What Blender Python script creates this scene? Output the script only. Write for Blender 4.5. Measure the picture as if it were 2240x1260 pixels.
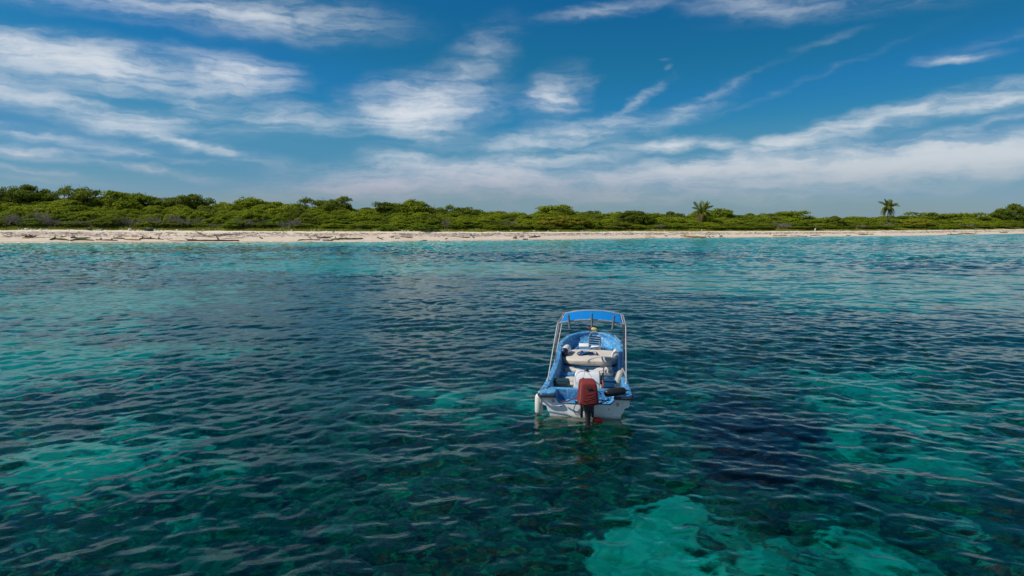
import bpy, bmesh, math, random
import numpy as np
from mathutils import Vector, Matrix

for o in list(bpy.data.objects):
    bpy.data.objects.remove(o)
scene = bpy.context.scene
COL = scene.collection
rnd = random.Random(7)
PI = math.pi

# ------------------------------------------------------------------ camera
F_PX, CAM_H = 1493.0, 4.15
PITCH = math.atan(143.0 / F_PX)
cam_data = bpy.data.cameras.new('camera')
cam_data.sensor_width = 36.0
cam_data.lens = 36.0 * F_PX / 2240.0
cam_data.clip_start = 0.1
cam_data.clip_end = 20000.0
cam = bpy.data.objects.new('camera', cam_data)
cam.location = (0, 0, CAM_H)
cam.rotation_euler = (PI / 2 - PITCH, 0, 0)
COL.objects.link(cam)
scene.camera = cam


def ray(px, py):
    """Direction (x, y, z) seen at a pixel of the 2240 px photograph."""
    u, v = (px - 1120) / F_PX, -(py - 630) / F_PX
    c, s = math.cos(PITCH), math.sin(PITCH)
    return u, c + v * s, -s + v * c


# ------------------------------------------------------------------ light
SUN_AZ = math.radians(-96)      # compass style: 0 = +Y, clockwise positive
SUN_EL = math.radians(48)
sun_dir = Vector((math.sin(SUN_AZ) * math.cos(SUN_EL), math.cos(SUN_AZ) * math.cos(SUN_EL), math.sin(SUN_EL)))
sd = bpy.data.lights.new('sun', 'SUN')
sd.energy = 4.2
sd.angle = math.radians(0.53)
sd.color = (1.0, 0.95, 0.87)
sd.cycles.use_multiple_importance_sampling = False
sun = bpy.data.objects.new('sun', sd)
sun.rotation_euler = sun_dir.to_track_quat('Z', 'Y').to_euler()
sun.location = (-60, -20, 80)
COL.objects.link(sun)

scene.view_settings.view_transform = 'Standard'
scene.view_settings.look = 'None'
scene.view_settings.exposure = 0.0
scene.view_settings.gamma = 1.0
scene.view_settings.use_curve_mapping = False
scene.render.engine = 'CYCLES'
scene.cycles.use_denoising = True
scene.cycles.max_bounces = 10
scene.cycles.transmission_bounces = 8
scene.cycles.transparent_max_bounces = 12
scene.cycles.sample_clamp_indirect = 6.0
scene.cycles.caustics_reflective = False
scene.cycles.caustics_refractive = True


# ------------------------------------------------------------------ node helpers
class NT:
    """Small helper round a node tree."""
    def __init__(self, tree):
        self.t = tree
        self.n = tree.nodes
        self.l = tree.links

    def new(self, kind, **kw):
        nd = self.n.new(kind)
        for k, v in kw.items():
            setattr(nd, k, v)
        return nd

    def put(self, sock, v):
        if isinstance(v, bpy.types.NodeSocket):
            self.l.new(v, sock)
        elif v is not None:
            sock.default_value = v

    def math(self, op, a, b=None, c=None, clamp=False):
        nd = self.new('ShaderNodeMath', operation=op)
        nd.use_clamp = clamp
        self.put(nd.inputs[0], a)
        self.put(nd.inputs[1], b)
        if c is not None:
            self.put(nd.inputs[2], c)
        return nd.outputs[0]

    def vmath(self, op, a, b=None):
        nd = self.new('ShaderNodeVectorMath', operation=op)
        self.put(nd.inputs[0], a)
        if b is not None:
            self.put(nd.inputs[1], b)
        return nd.outputs[0]

    def noise(self, vec, scale, detail=4.0, rough=0.55, dist=0.0, dim='3D', color=False):
        nd = self.new('ShaderNodeTexNoise', noise_dimensions=dim)
        if vec is not None:
            self.l.new(vec, nd.inputs['Vector'])
        nd.inputs['Scale'].default_value = scale
        nd.inputs['Detail'].default_value = detail
        nd.inputs['Roughness'].default_value = rough
        nd.inputs['Distortion'].default_value = dist
        return nd.outputs['Color' if color else 'Fac']

    def ramp(self, fac, lo, hi, a=0.0, b=1.0, smooth=True):
        nd = self.new('ShaderNodeMapRange')
        nd.interpolation_type = 'SMOOTHSTEP' if smooth else 'LINEAR'
        self.put(nd.inputs['Value'], fac)
        nd.inputs['From Min'].default_value = lo
        nd.inputs['From Max'].default_value = hi
        nd.inputs['To Min'].default_value = a
        nd.inputs['To Max'].default_value = b
        return nd.outputs['Result']

    def mix(self, fac, a, b, blend='MIX'):
        nd = self.new('ShaderNodeMix', data_type='RGBA', blend_type=blend)
        self.put(nd.inputs[0], fac)
        for s, v in ((nd.inputs[6], a), (nd.inputs[7], b)):
            if isinstance(v, (tuple, list)) and len(v) == 3:
                v = (*v, 1.0)
            self.put(s, v)
        return nd.outputs[2]

    def mapping(self, vec, loc=(0, 0, 0), rot=(0, 0, 0), scale=(1, 1, 1), kind='POINT'):
        nd = self.new('ShaderNodeMapping', vector_type=kind)
        self.l.new(vec, nd.inputs['Vector'])
        nd.inputs['Location'].default_value = loc
        nd.inputs['Rotation'].default_value = rot
        nd.inputs['Scale'].default_value = scale
        return nd.outputs['Vector']


# ------------------------------------------------------------------ sky
world = bpy.data.worlds.new('World')
scene.world = world
world.use_nodes = True
W = NT(world.node_tree)
W.n.clear()
w_out = W.new('ShaderNodeOutputWorld')
w_bg = W.new('ShaderNodeBackground')
SKY_STRENGTH = 0.10
w_bg.inputs['Strength'].default_value = SKY_STRENGTH
W.l.new(w_bg.outputs[0], w_out.inputs['Surface'])
sky = W.new('ShaderNodeTexSky', sky_type='NISHITA')
sky.sun_disc = False
sky.sun_elevation = SUN_EL
sky.sun_rotation = SUN_AZ
sky.altitude = 0.0
sky.air_density = 1.0
sky.dust_density = 0.4
sky.ozone_density = 2.5
# the photograph's deep polarised blue: one tone curve per channel over the whole sky
tone = W.new('ShaderNodeRGBCurve')
W.l.new(W.vmath('MULTIPLY', sky.outputs[0], (SKY_STRENGTH,) * 3), tone.inputs['Color'])
for ci, pts in enumerate((((0, 0), (.10, .004), (.195, .012), (.28, .030), (.328, .062), (.50, .108), (1, .60)),
                          ((0, 0), (.16, .070), (.315, .153), (.43, .227), (.472, .258), (.60, .290), (1, .70)),
                          ((0, 0), (.25, .15), (.40, .30), (.50, .335), (.56, .43), (.605, .44), (1, .80)))):
    cv = tone.mapping.curves[ci]
    cv.points[0].location = pts[0]
    cv.points[1].location = pts[-1]
    for p in pts[1:-1]:
        cv.points.new(*p)
tone.mapping.update()
clear_sky = W.vmath('MULTIPLY', tone.outputs[0], (1 / SKY_STRENGTH,) * 3)
tc = W.new('ShaderNodeTexCoord')
sep = W.new('ShaderNodeSeparateXYZ')
W.l.new(tc.outputs['Generated'], sep.inputs[0])
az = W.math('ARCTAN2', sep.outputs[0], sep.outputs[1])
el = W.math('ARCSINE', sep.outputs[2])
comb = W.new('ShaderNodeCombineXYZ')
W.l.new(az, comb.inputs[0])
W.l.new(el, comb.inputs[1])
AE = comb.outputs[0]
# wind-drawn warp of the cloud field: a coarse and a fine swirl
w1 = W.noise(W.mapping(AE, scale=(4, 9, 1)), 1.6, 2, 0.5, color=True)
w2 = W.noise(W.mapping(AE, loc=(3, 1, 0), scale=(14, 30, 1)), 1.5, 3, 0.55, color=True)
d1 = W.vmath('MULTIPLY', W.vmath('SUBTRACT', w1, (0.5, 0.5, 0.5)), (0.09, 0.026, 0))
d2 = W.vmath('MULTIPLY', W.vmath('SUBTRACT', w2, (0.5, 0.5, 0.5)), (0.06, 0.02, 0))
AEW = W.vmath('ADD', AE, W.vmath('ADD', d1, d2))
AEW1 = W.vmath('ADD', AE, d2)
# cirrus banks: direction in the sky, half length, half thickness (photo pixels), tilt, weight
BANKS = [
    (330, 14, 500, 40, 2, .42), (560, 40, 260, 34, 3, .45), (700, 25, 260, 40, 4, .3),
    (60, 122, 310, 58, 3, .72), (230, 150, 170, 44, 10, .75), (30, 92, 260, 34, 2, .35),
    (490, 162, 180, 54, 1, .95), (560, 152, 110, 22, -4, .45),
    (90, 220, 350, 36, 9, .55), (320, 258, 300, 30, 5, .32), (640, 262, 170, 36, 3, .65), (428, 235, 62, 22, 0, .6),
    (930, 232, 210, 78, -8, 1.05), (900, 268, 110, 50, 12, .6), (985, 172, 130, 60, -38, .28), (1075, 108, 90, 60, -45, .22),
    (1210, 212, 92, 62, -25, .72),
    (1392, 222, 105, 16, -33, .36), (1500, 245, 150, 26, -26, .26), (1560, 205, 180, 11, -24, .12), (1290, 285, 260, 30, -9, .6),
    (1150, 312, 250, 30, -3, .35), (1740, 185, 300, 10, -19, .07),
    (1740, 302, 190, 22, -15, .75), (1960, 256, 330, 26, -12, 1.0), (2200, 220, 200, 18, -9, .9),
    (1980, 362, 640, 54, -2, 1.7), (2290, 328, 300, 46, -5, 1.0), (1540, 372, 380, 32, -4, 1.0), (2190, 262, 140, 16, -12, .3),
    (1462, 318, 120, 20, 0, .95), (1590, 318, 60, 18, 5, .6), (1240, 345, 260, 26, -4, .5),
    (880, 356, 140, 32, 2, .65), (1040, 362, 260, 30, -2, .45), (1080, 390, 560, 36, 0, .95), (800, 412, 420, 34, -3, .6), (1300, 425, 760, 36, 0, .5),
    (1330, 20, 190, 18, -6, .42), (1680, 6, 200, 34, 5, .42), (1960, 10, 380, 24, 0, .10),
    (2090, 127, 85, 13, -2, .6), (2210, 80, 150, 12, -8, .12), (1820, 88, 110, 9, -10, .09),
    (60, 332, 180, 17, 4, .7), (110, 300, 260, 18, 8, .42), (300, 342, 200, 10, 4, .3), (430, 318, 150, 14, 13, .65), (300, 292, 200, 20, 8, .3),
    (355, 376, 140, 12, 8, .5), (60, 371, 130, 10, 6, .4), (130, 396, 150, 9, 4, .2), (560, 350, 240, 20, 6, .12),
    (1462, 146, 11, 7, -30, .10), (1455, 130, 14, 4, 0, .05),
]
acc = None
for bx, by, hl, ht, tilt, wgt in BANKS:
    r0 = ray(bx, by)
    ln = math.sqrt(sum(q * q for q in r0))
    a0, e0 = math.atan2(r0[0], r0[1]), math.asin(r0[2] / ln)
    small = hl < 20
    m = W.mapping(AE if small else (AEW1 if ht < 26 else AEW), loc=(a0, e0, 0), rot=(0, 0, math.radians(-tilt)),
                  scale=(1.15 * hl / F_PX, (1.0 if small else 1.25) * ht / F_PX, 1.0), kind='TEXTURE')
    g = W.new('ShaderNodeTexGradient', gradient_type='QUADRATIC_SPHERE' if not small else 'SPHERICAL')
    W.l.new(m, g.inputs[0])
    acc = W.math('MULTIPLY_ADD', g.outputs['Fac'], wgt * 0.86, acc if acc is not None else 0.0)
# unseen sky: broken cirrus, made denser behind the camera to fill the shaded stern
far_field = W.noise(W.mapping(AEW, loc=(7.3, 2.1, 0), scale=(2.2, 5.5, 1)), 1.3, 3, 0.5)
behind = W.ramp(W.math('ABSOLUTE', az), 0.72, 1.05)
above = W.ramp(el, 0.34, 0.46)
acc = W.math('MULTIPLY_ADD', W.ramp(far_field, 0.50, 0.80, 0, 0.40), above, acc)
acc = W.math('MULTIPLY_ADD', W.ramp(far_field, 0.36, 0.66, 0.06, 0.85), W.math('MULTIPLY', behind, W.math('SUBTRACT', 1.0, above)), acc)
# fibres
fa = W.noise(W.mapping(AEW, rot=(0, 0, math.radians(8)), scale=(6, 74, 1)), 1.0, 5, 0.58)
fb = W.noise(W.mapping(AEW, rot=(0, 0, math.radians(-24)), scale=(9, 62, 1)), 1.0, 5, 0.58)
fc = W.noise(W.mapping(AEW1, scale=(18, 46, 1)), 1.4, 5, 0.60)
side = W.ramp(az, -0.22, 0.10)
fib = W.mix(side, fa, fb)
fib = W.math('ADD', W.math('MULTIPLY', fib, 0.62), W.math('MULTIPLY', fc, 0.38))
fib = W.ramp(fib, 0.37, 0.66)
soft = W.ramp(el, 0.00, 0.10, 0.70, 1.0)          # the low veil is smoother than the high wisps
fib = W.mix(soft, (0.5, 0.5, 0.5), fib)
dens = W.math('MULTIPLY', acc, W.math('MULTIPLY_ADD', fib, 2.7, 0.22))
dens = W.math('ADD', dens, W.math('MULTIPLY', acc, W.math('MULTIPLY', acc, 1.0)))
dens = W.math('SUBTRACT', 1.0, W.math('EXPONENT', W.math('MULTIPLY', dens, -0.86)))
dens = W.math('MULTIPLY', dens, 0.98)
low = W.ramp(el, 0.03, 0.11)
cloud_col = W.mix(low, (4.3, 4.25, 5.1), (7.2, 7.6, 8.1))
cloud_col = W.mix(W.ramp(az, -0.1, 0.5), cloud_col, W.mix(low, (4.2, 4.8, 5.4), (6.6, 7.1, 7.6)))
# thin haze above the horizon
hz = W.ramp(el, -0.01, 0.10, 0.45, 0.0)
base = W.mix(hz, clear_sky, (3.1, 3.9, 4.75))
final = W.mix(dens, base, cloud_col)
W.l.new(final, w_bg.inputs['Color'])
world.cycles.sampling_method = 'MANUAL'
world.cycles.sample_map_resolution = 512


# ------------------------------------------------------------------ things, parts, materials
def tag(o, label=None, cat=None, group=None, kind=None):
    for k, v in (('label', label), ('category', cat), ('group', group), ('kind', kind)):
        if v:
            o[k] = v
    return o


def link(name, me, mat=None, parent=None):
    o = bpy.data.objects.new(name, me)
    COL.objects.link(o)
    if mat is not None and len(me.materials) == 0:
        me.materials.append(mat)
    if parent is not None:
        o.parent = parent
    return o


def empty(name, loc=(0, 0, 0), rz=0.0):
    o = bpy.data.objects.new(name, None)
    o.location = loc
    o.rotation_euler = (0, 0, rz)
    o.empty_display_size = 0.2
    COL.objects.link(o)
    return o


def material(name):
    m = bpy.data.materials.new(name)
    m.use_nodes = True
    T = NT(m.node_tree)
    T.n.clear()
    out = T.new('ShaderNodeOutputMaterial')
    return m, T, out


def simple(name, col, rough=0.5, metal=0.0, var=0.0, var_scale=6.0, spec=0.5, bump=0.0, bump_scale=60.0, col2=None):
    """Principled material; var mixes towards col2 by object-space noise (wear, dirt)."""
    m, T, out = material(name)
    p = T.new('ShaderNodeBsdfPrincipled')
    p.inputs['Roughness'].default_value = rough
    p.inputs['Metallic'].default_value = metal
    p.inputs['Specular IOR Level'].default_value = spec
    co = T.new('ShaderNodeTexCoord').outputs['Object']
    if var > 0:
        n = T.noise(co, var_scale, 5, 0.6)
        c2 = col2 or tuple(c * 0.55 for c in col)
        T.put(p.inputs['Base Color'], T.mix(T.math('MULTIPLY', T.ramp(n, 0.45, 0.70), var), col, c2))
    else:
        p.inputs['Base Color'].default_value = (*col, 1)
    if bump > 0:
        b = T.new('ShaderNodeBump')
        b.inputs['Strength'].default_value = bump
        b.inputs['Distance'].default_value = 0.01
        T.put(b.inputs['Height'], T.noise(co, bump_scale, 4, 0.6))
        T.l.new(b.outputs[0], p.inputs['Normal'])
    T.l.new(p.outputs[0], out.inputs['Surface'])
    return m


# ------------------------------------------------------------------ lie of the land
SH_X = np.array([-900, -400, -170, -106, -81, -55, -28, 0, 34, 74, 121, 195, 420, 1200.0])
SH_Y = np.array([40, 95, 131, 141.7, 145, 147, 151, 164.5, 182.5, 197.5, 215, 260, 400, 900.0])
BERM_X = np.array([-900, -106, -55, -28, 0, 74, 195, 900.0])
BERM_Z = np.array([2.6, 2.53, 2.14, 2.05, 1.72, 1.51, 1.39, 1.3])
RISE_Z = np.array([3.9, 3.7, 2.9, 2.4, 1.7, 0.9, 0.7, 0.7])
BEACH_W = 12.5


def smooth(x):
    x = np.clip(x, 0, 1)
    return x * x * (3 - 2 * x)


rng = np.random.default_rng(11)
_perm = rng.random((256, 256))


def vnoise(x, y):
    """Tiling value noise in numpy."""
    xi, yi = np.floor(x).astype(int), np.floor(y).astype(int)
    fx, fy = x - xi, y - yi
    fx, fy = fx * fx * (3 - 2 * fx), fy * fy * (3 - 2 * fy)
    a, b = _perm[xi % 256, yi % 256], _perm[(xi + 1) % 256, yi % 256]
    c, d = _perm[xi % 256, (yi + 1) % 256], _perm[(xi + 1) % 256, (yi + 1) % 256]
    return (a * (1 - fx) + b * fx) * (1 - fy) + (c * (1 - fx) + d * fx) * fy


def fbm(x, y, oct=4, gain=0.5):
    s, amp, tot = 0, 1.0, 0
    for i in range(oct):
        s = s + amp * vnoise(x * 2 ** i + 17 * i, y * 2 ** i + 31 * i)
        tot += amp
        amp *= gain
    return s / tot


def shore_d(x, y):
    """Distance inland of the waterline (negative at sea)."""
    ys = np.interp(x, SH_X, SH_Y)
    wob = 1.6 * (vnoise(x * 0.055 + 9, x * 0 + 3.3) - 0.5) + 0.8 * (vnoise(x * 0.19, x * 0 + 8.1) - 0.5)
    return (y - ys) * 0.93 + wob


def land_z(x, y, d=None):
    if d is None:
        d = shore_d(x, y)
    zb = np.interp(x, BERM_X, BERM_Z)
    rise = np.interp(x, BERM_X, RISE_Z)
    t = np.clip(d / BEACH_W, 0, 1)
    z = zb * (0.80 * t + 0.20 * smooth(t * 1.4 - 0.25))
    z = z + (rise - 0.5) * smooth((d - 21) / 36) + 0.75 * smooth((d - BEACH_W) / 9)
    z = z + np.where(d > 0, (fbm(x * 0.5, y * 0.5, 3) - 0.5) * 0.22 * smooth(d / 6), 0)
    z = z + np.where(d > 24, (fbm(x * 0.06, y * 0.06, 3) - 0.5) * 1.0 * smooth((d - 24) / 20), 0)
    return z


REEF_X = np.array([-300, -86, 0, 50, 106, 400.0])
REEF_Y = np.array([100, 115, 126, 132, 141, 180.0])


def bed_point(px, py, depth=3.3):
    """Seabed point seen at a photo pixel through flat water."""
    r = ray(px, py)
    t = -CAM_H / r[2]
    hx, hy = r[0] * t, r[1] * t
    hl = math.hypot(hx, hy)
    si = hl / math.hypot(hl, CAM_H) / 1.333
    sh = depth * si / math.sqrt(1 - si * si)
    return hx + hx / hl * sh, hy + hy / hl * sh


# sand clearings in the reef (photo pixel, radius along and across in metres, weight)
CLEARINGS = [(230, 960, 1.6, 1.6, 1.0), (330, 935, 1.1, 1.4, .7), (475, 995, .7, .7, .7), (470, 1080, .7, .6, .55), (400, 1130, .5, .5, .4),
             (1390, 1120, .9, 1.0, .8), (1500, 1170, 1.1, 1.3, .9), (1600, 1225, 1.1, 1.3, 1.0), (1310, 1160, .8, .8, .6), (1490, 1072, .6, .6, .8), (1560, 1090, .6, .7, .5), (1400, 1210, .9, 1.2, .6), (2000, 1040, 3, 3, .36), (1850, 1150, 1.2, 1.4, .22), (2180, 900, 5, 4, .3), (2100, 1180, 1.6, 2, .4),
             (1440, 1250, 1.4, .8, .8), (1690, 1085, .9, .6, .3), (980, 845, 2.2, 2.6, .75), (150, 980, 1.0, 1.0, .35), (520, 930, .8, 1.0, .35), (90, 640, 6, 9, .5), (330, 690, 6, 6, .5),
             (620, 595, 9, 10, .45), (450, 770, 2.5, 3, .55), (1020, 660, 5, 6, .35), (1240, 640, 5, 8, .35), (1720, 650, 8, 10, .5),
             (1940, 640, 8, 10, .45), (2090, 800, 4, 4, .5), (1850, 820, 2.5, 4, .5), (2060, 960, 3, 3, .35), (2160, 1130, 2, 2, .4),
             (1980, 1220, 1.6, 1, .35), (60, 800, 3, 3, .45), (150, 1090, 1.2, .8, .3), (640, 760, 2, 3, .3)]
DARKS = [(820, 640, 9, 7, .5), (880, 760, 5, 5, .45), (700, 720, 6, 9, .6), (560, 830, 4, 4, .5), (330, 600, 10, 10, .25), (900, 1100, 3, 2, .5), (1180, 1120, 1.6, 1.6, .5), (60, 1200, 2, 1, .4),
         (1600, 700, 5, 5, .5), (2050, 690, 8, 8, .5), (1230, 1180, .8, .8, .5), (640, 1180, 2, 1.2, .4)]


def sandiness(x, y, d):
    """0 = reef and weed, 1 = bare sand."""
    wx = x + 5 * (fbm(x * 0.11 + 5, y * 0.11, 3) - 0.5)
    wy = y + 5 * (fbm(x * 0.11, y * 0.11 + 40, 3) - 0.5)
    n = fbm(wx * 0.045, wy * 0.075, 4, 0.55)
    far = smooth((np.hypot(x, y) - 22) / 30)
    s = (n - 0.60 + 0.13 * far) * 3.4
    fx = x + 1.3 * (fbm(x * 0.8 + 60, y * 0.8, 3) - 0.5)
    fy = y + 1.3 * (fbm(x * 0.8, y * 0.8 + 90, 3) - 0.5)
    for lst, sg in ((CLEARINGS, 1), (DARKS, -1)):
        for px, py, ra, rc, w in lst:
            cx, cy = bed_point(px, py)
            s = s + sg * w * 0.9 * np.exp(-(((fx - cx) / (rc * 1.15)) ** 2 + ((fy - cy) / (ra * 1.15)) ** 2))
    s = s + (fbm(x * 1.1, y * 1.1, 5, 0.65) - 0.5) * 3.2 + (fbm(x * 0.25 + 50, y * 0.3, 3) - 0.5) * 1.0
    edge = np.interp(x, REEF_X, REEF_Y) + 9 * (fbm(x * 0.07, y * 0.07 + 8, 3) - 0.5)
    s = s + 0.46 * smooth((np.hypot(x, y) - 34) / 30)
    s = np.clip(s, 0, 1)
    s = s * smooth((s - 0.15) / 0.5 + 0.3)
    band = smooth((y - edge) / 3.0 + 0.5)
    return np.maximum(s * 0.92, band)


def sea_z(x, y, d, s):
    base = -0.055 * np.clip(-d, 0, 30) - 0.010 * np.clip(-d - 30, 0, 30)
    relief = (1 - s) * (0.75 * fbm(x * 0.55, y * 0.55, 4, 0.55) + 0.55 * np.maximum(0, fbm(x * 0.25 + 9, y * 0.25, 2) - 0.45))
    return base + relief * smooth((-d - 35) / 25) * 0.6 - 0.1


def grid_mesh(name, X, Y, Z, keep=None):
    nr, na = X.shape
    co = np.stack([X, Y, Z], -1).reshape(-1, 3).astype(np.float32)
    i = np.arange(nr * na).reshape(nr, na)
    q = np.stack([i[:-1, :-1], i[:-1, 1:], i[1:, 1:], i[1:, :-1]], -1).reshape(-1, 4)
    if keep is not None:
        q = q[keep[:-1, :-1].reshape(-1)]
        used = np.zeros(len(co), bool)
        used[q.reshape(-1)] = True
        remap = np.cumsum(used) - 1
        q = remap[q]
        co = co[used]
    else:
        used = np.ones(len(co), bool)
    return mesh_np(name, co, q), used


def mesh_np(name, co, q, sm=True):
    me = bpy.data.meshes.new(name)
    k = q.shape[1]
    me.vertices.add(len(co))
    me.vertices.foreach_set('co', np.ascontiguousarray(co, np.float32).reshape(-1))
    me.loops.add(q.size)
    me.loops.foreach_set('vertex_index', np.ascontiguousarray(q, np.int32).reshape(-1))
    me.polygons.add(len(q))
    me.polygons.foreach_set('loop_start', np.arange(0, q.size, k, dtype=np.int32))
    me.polygons.foreach_set('loop_total', np.full(len(q), k, np.int32))
    me.polygons.foreach_set('use_smooth', np.full(len(q), sm, bool))
    me.update(calc_edges=True)
    me.validate()
    return me


def add_attr(me, name, vals):
    a = me.attributes.new(name, 'FLOAT', 'POINT')
    a.data.foreach_set('value', np.ascontiguousarray(vals, np.float32))


# one polar sheet for seabed, beach and land
rr = [4.0]
while rr[-1] < 6000:
    r = rr[-1]
    if r < 60:
        st = max(0.16, r * 0.011)
    elif r < 120:
        st = r * 0.014
    elif r < 330:
        st = 0.9
    else:
        st = r * 0.06
    rr.append(r + st)
rr = np.array(rr)
aa = np.radians(np.concatenate([np.linspace(-78, -41, 26)[:-1], np.linspace(-41, 41, 470), np.linspace(41, 78, 26)[1:]]))
R_, A_ = np.meshgrid(rr, aa, indexing='ij')
GX, GY = R_ * np.sin(A_), R_ * np.cos(A_)
GD = shore_d(GX, GY)
GS = sandiness(GX, GY, GD)
GZ = np.where(GD > 0, land_z(GX, GY, GD), sea_z(GX, GY, GD, GS) * smooth(-GD / 2.5 + 0.02))
GZ = np.where(GD > 0, GZ, np.minimum(GZ, GD * 0.03))
mid_d = GD.copy()
mid_d[:-1, :-1] = (GD[:-1, :-1] + GD[1:, 1:] + GD[:-1, 1:] + GD[1:, :-1]) / 4


def mat_seabed():
    m, T, out = material('reef_and_sand')
    p = T.new('ShaderNodeBsdfDiffuse')
    co = T.new('ShaderNodeTexCoord').outputs['Object']
    s = T.new('ShaderNodeAttribute', attribute_name='sand').outputs['Fac']
    n1 = T.noise(co, 1.7, 6, 0.65)
    n2 = T.noise(co, 5.5, 5, 0.7, 0.6)
    n3 = T.noise(co, 0.5, 4, 0.6)
    s2 = T.math('ADD', s, T.math('MULTIPLY', T.math('SUBTRACT', n1, 0.5), 1.3))
    s2 = T.ramp(s2, 0.18, 0.85)
    reef = T.mix(T.ramp(n1, 0.42, 0.70), (0.008, 0.018, 0.012), (0.090, 0.165, 0.100))
    n4 = T.noise(co, 2.6, 5, 0.75, 1.2)
    reef = T.mix(T.math('MULTIPLY', T.ramp(n4, 0.54, 0.62), 0.85), reef, (0.30, 0.42, 0.22))
    reef = T.mix(T.math('MULTIPLY', T.ramp(n4, 0.47, 0.40), 0.85), reef, (0.004, 0.010, 0.008))
    reef = T.mix(T.math('MULTIPLY', T.ramp(n2, 0.58, 0.70), 0.8), reef, (0.44, 0.50, 0.24))
    sand = T.mix(T.ramp(n3, 0.35, 0.7), (0.72, 0.70, 0.61), (0.48, 0.50, 0.42))
    sand = T.mix(T.math('MULTIPLY', T.ramp(n4, 0.48, 0.66), 0.75), sand, (0.20, 0.25, 0.17))
    shal = T.new('ShaderNodeAttribute', attribute_name='shore').outputs['Fac']
    sand = T.mix(T.ramp(shal, -45, -12), sand, (0.86, 0.82, 0.72))
    T.put(p.inputs['Color'], T.mix(s2, reef, sand))
    T.l.new(p.outputs[0], out.inputs['Surface'])
    return m


def mat_land():
    """Beach sand low down, wrack-stained on the slope, grass and soil beyond the berm."""
    m, T, out = material('beach_sand_and_grass')
    p = T.new('ShaderNodeBsdfPrincipled')
    p.inputs['Roughness'].default_value = 0.95
    p.inputs['Specular IOR Level'].default_value = 0.15
    co = T.new('ShaderNodeTexCoord').outputs['Object']
    d = T.new('ShaderNodeAttribute', attribute_name='shore').outputs['Fac']
    n = T.noise(co, 0.9, 6, 0.65)
    nf = T.noise(co, 3.5, 5, 0.7)
    nl = T.noise(co, 0.22, 3, 0.5)
    sand = T.mix(T.ramp(n, 0.35, 0.7), (0.74, 0.605, 0.465), (0.64, 0.515, 0.395))
    sand = T.mix(T.math('MULTIPLY', T.ramp(nf, 0.5, 0.7), 0.35), sand, (0.46, 0.37, 0.29))
    dry = T.mix(T.ramp(d, 10.0, 12.0), sand, (0.82, 0.70, 0.56))
    wet = T.ramp(T.math('ADD', d, T.math('MULTIPLY', nl, 1.2)), 1.0, 2.6)
    sand = T.mix(wet, (0.52, 0.415, 0.315), dry)
    # wrack stain between the tide lines
    wr = T.math('MULTIPLY', T.ramp(d, 5.2, 6.4), T.math('SUBTRACT', 1.0, T.ramp(d, 9.2, 10.6)))
    wr = T.math('MULTIPLY', wr, T.ramp(T.math('ADD', T.math('MULTIPLY', n, .6), T.math('MULTIPLY', nl, .4)), 0.43, 0.60))
    sand = T.mix(T.math('MULTIPLY', wr, 0.55), sand, (0.25, 0.19, 0.16))
    grass = T.mix(T.ramp(n, 0.35, 0.65), (0.20, 0.23, 0.03), (0.28, 0.26, 0.06))
    grass = T.mix(T.math('MULTIPLY', T.ramp(nl, 0.56, 0.72), 0.7), grass, (0.24, 0.19, 0.10))
    g = T.ramp(T.math('ADD', d, T.math('MULTIPLY', T.math('SUBTRACT', n, 0.5), 2.0)), 12.3, 13.1)
    T.put(p.inputs['Base Color'], T.mix(g, sand, grass))
    b = T.new('ShaderNodeBump')
    b.inputs['Strength'].default_value = 0.6
    b.inputs['Distance'].default_value = 0.25
    T.put(b.inputs['Height'], nf)
    T.l.new(b.outputs[0], p.inputs['Normal'])
    T.l.new(p.outputs[0], out.inputs['Surface'])
    return m


LAND = mat_land()
for nm, keep, mt in (('seabed', mid_d < 0.0, mat_seabed()),
                     ('beach', (mid_d >= 0.0) & (mid_d < 13.0), LAND),
                     ('ground', mid_d >= 13.0, LAND)):
    me, used = grid_mesh(nm, GX, GY, GZ, keep)
    add_attr(me, 'shore', GD.reshape(-1)[used])
    add_attr(me, 'sand', GS.reshape(-1)[used])
    tag(link(nm, me, mt), kind='structure')


# ------------------------------------------------------------------ water: a closed body with a real wave surface
def ocean_tile(n, size, lam_p, theta, spread, seed, lam_min):
    g = np.random.default_rng(seed)
    k1 = 2 * np.pi * np.fft.fftfreq(n, size / n)
    KX, KY = np.meshgrid(k1, k1, indexing='ij')
    K = np.hypot(KX, KY) + 1e-6
    kp = 2 * np.pi / lam_p
    P = np.exp(-1.0 * (kp / K) ** 2) * K ** -3.75 * np.exp(-(K * lam_min / (2 * np.pi)) ** 2)
    th = np.arctan2(KX, KY) - theta
    D = np.abs(np.cos(th)) ** spread * np.where(np.cos(th) < 0, 0.25, 1.0) + 0.06
    amp = np.sqrt(P * D)
    amp[0, 0] = 0
    H = np.fft.ifft2(amp * (g.standard_normal((n, n)) + 1j * g.standard_normal((n, n)))).real
    sx, sy = np.gradient(H, size / n)
    return H / np.sqrt((sx ** 2 + sy ** 2).mean())       # unit RMS slope


def sample(tile, size, x, y):
    n = tile.shape[0]
    u, v = x / size * n, y / size * n
    i, j = np.floor(u).astype(np.int64), np.floor(v).astype(np.int64)
    fu, fv = u - i, v - j
    i0, j0, i1, j1 = i % n, j % n, (i + 1) % n, (j + 1) % n
    return (tile[i0, j0] * (1 - fu) + tile[i1, j0] * fu) * (1 - fv) + (tile[i0, j1] * (1 - fu) + tile[i1, j1] * fu) * fv


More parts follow.
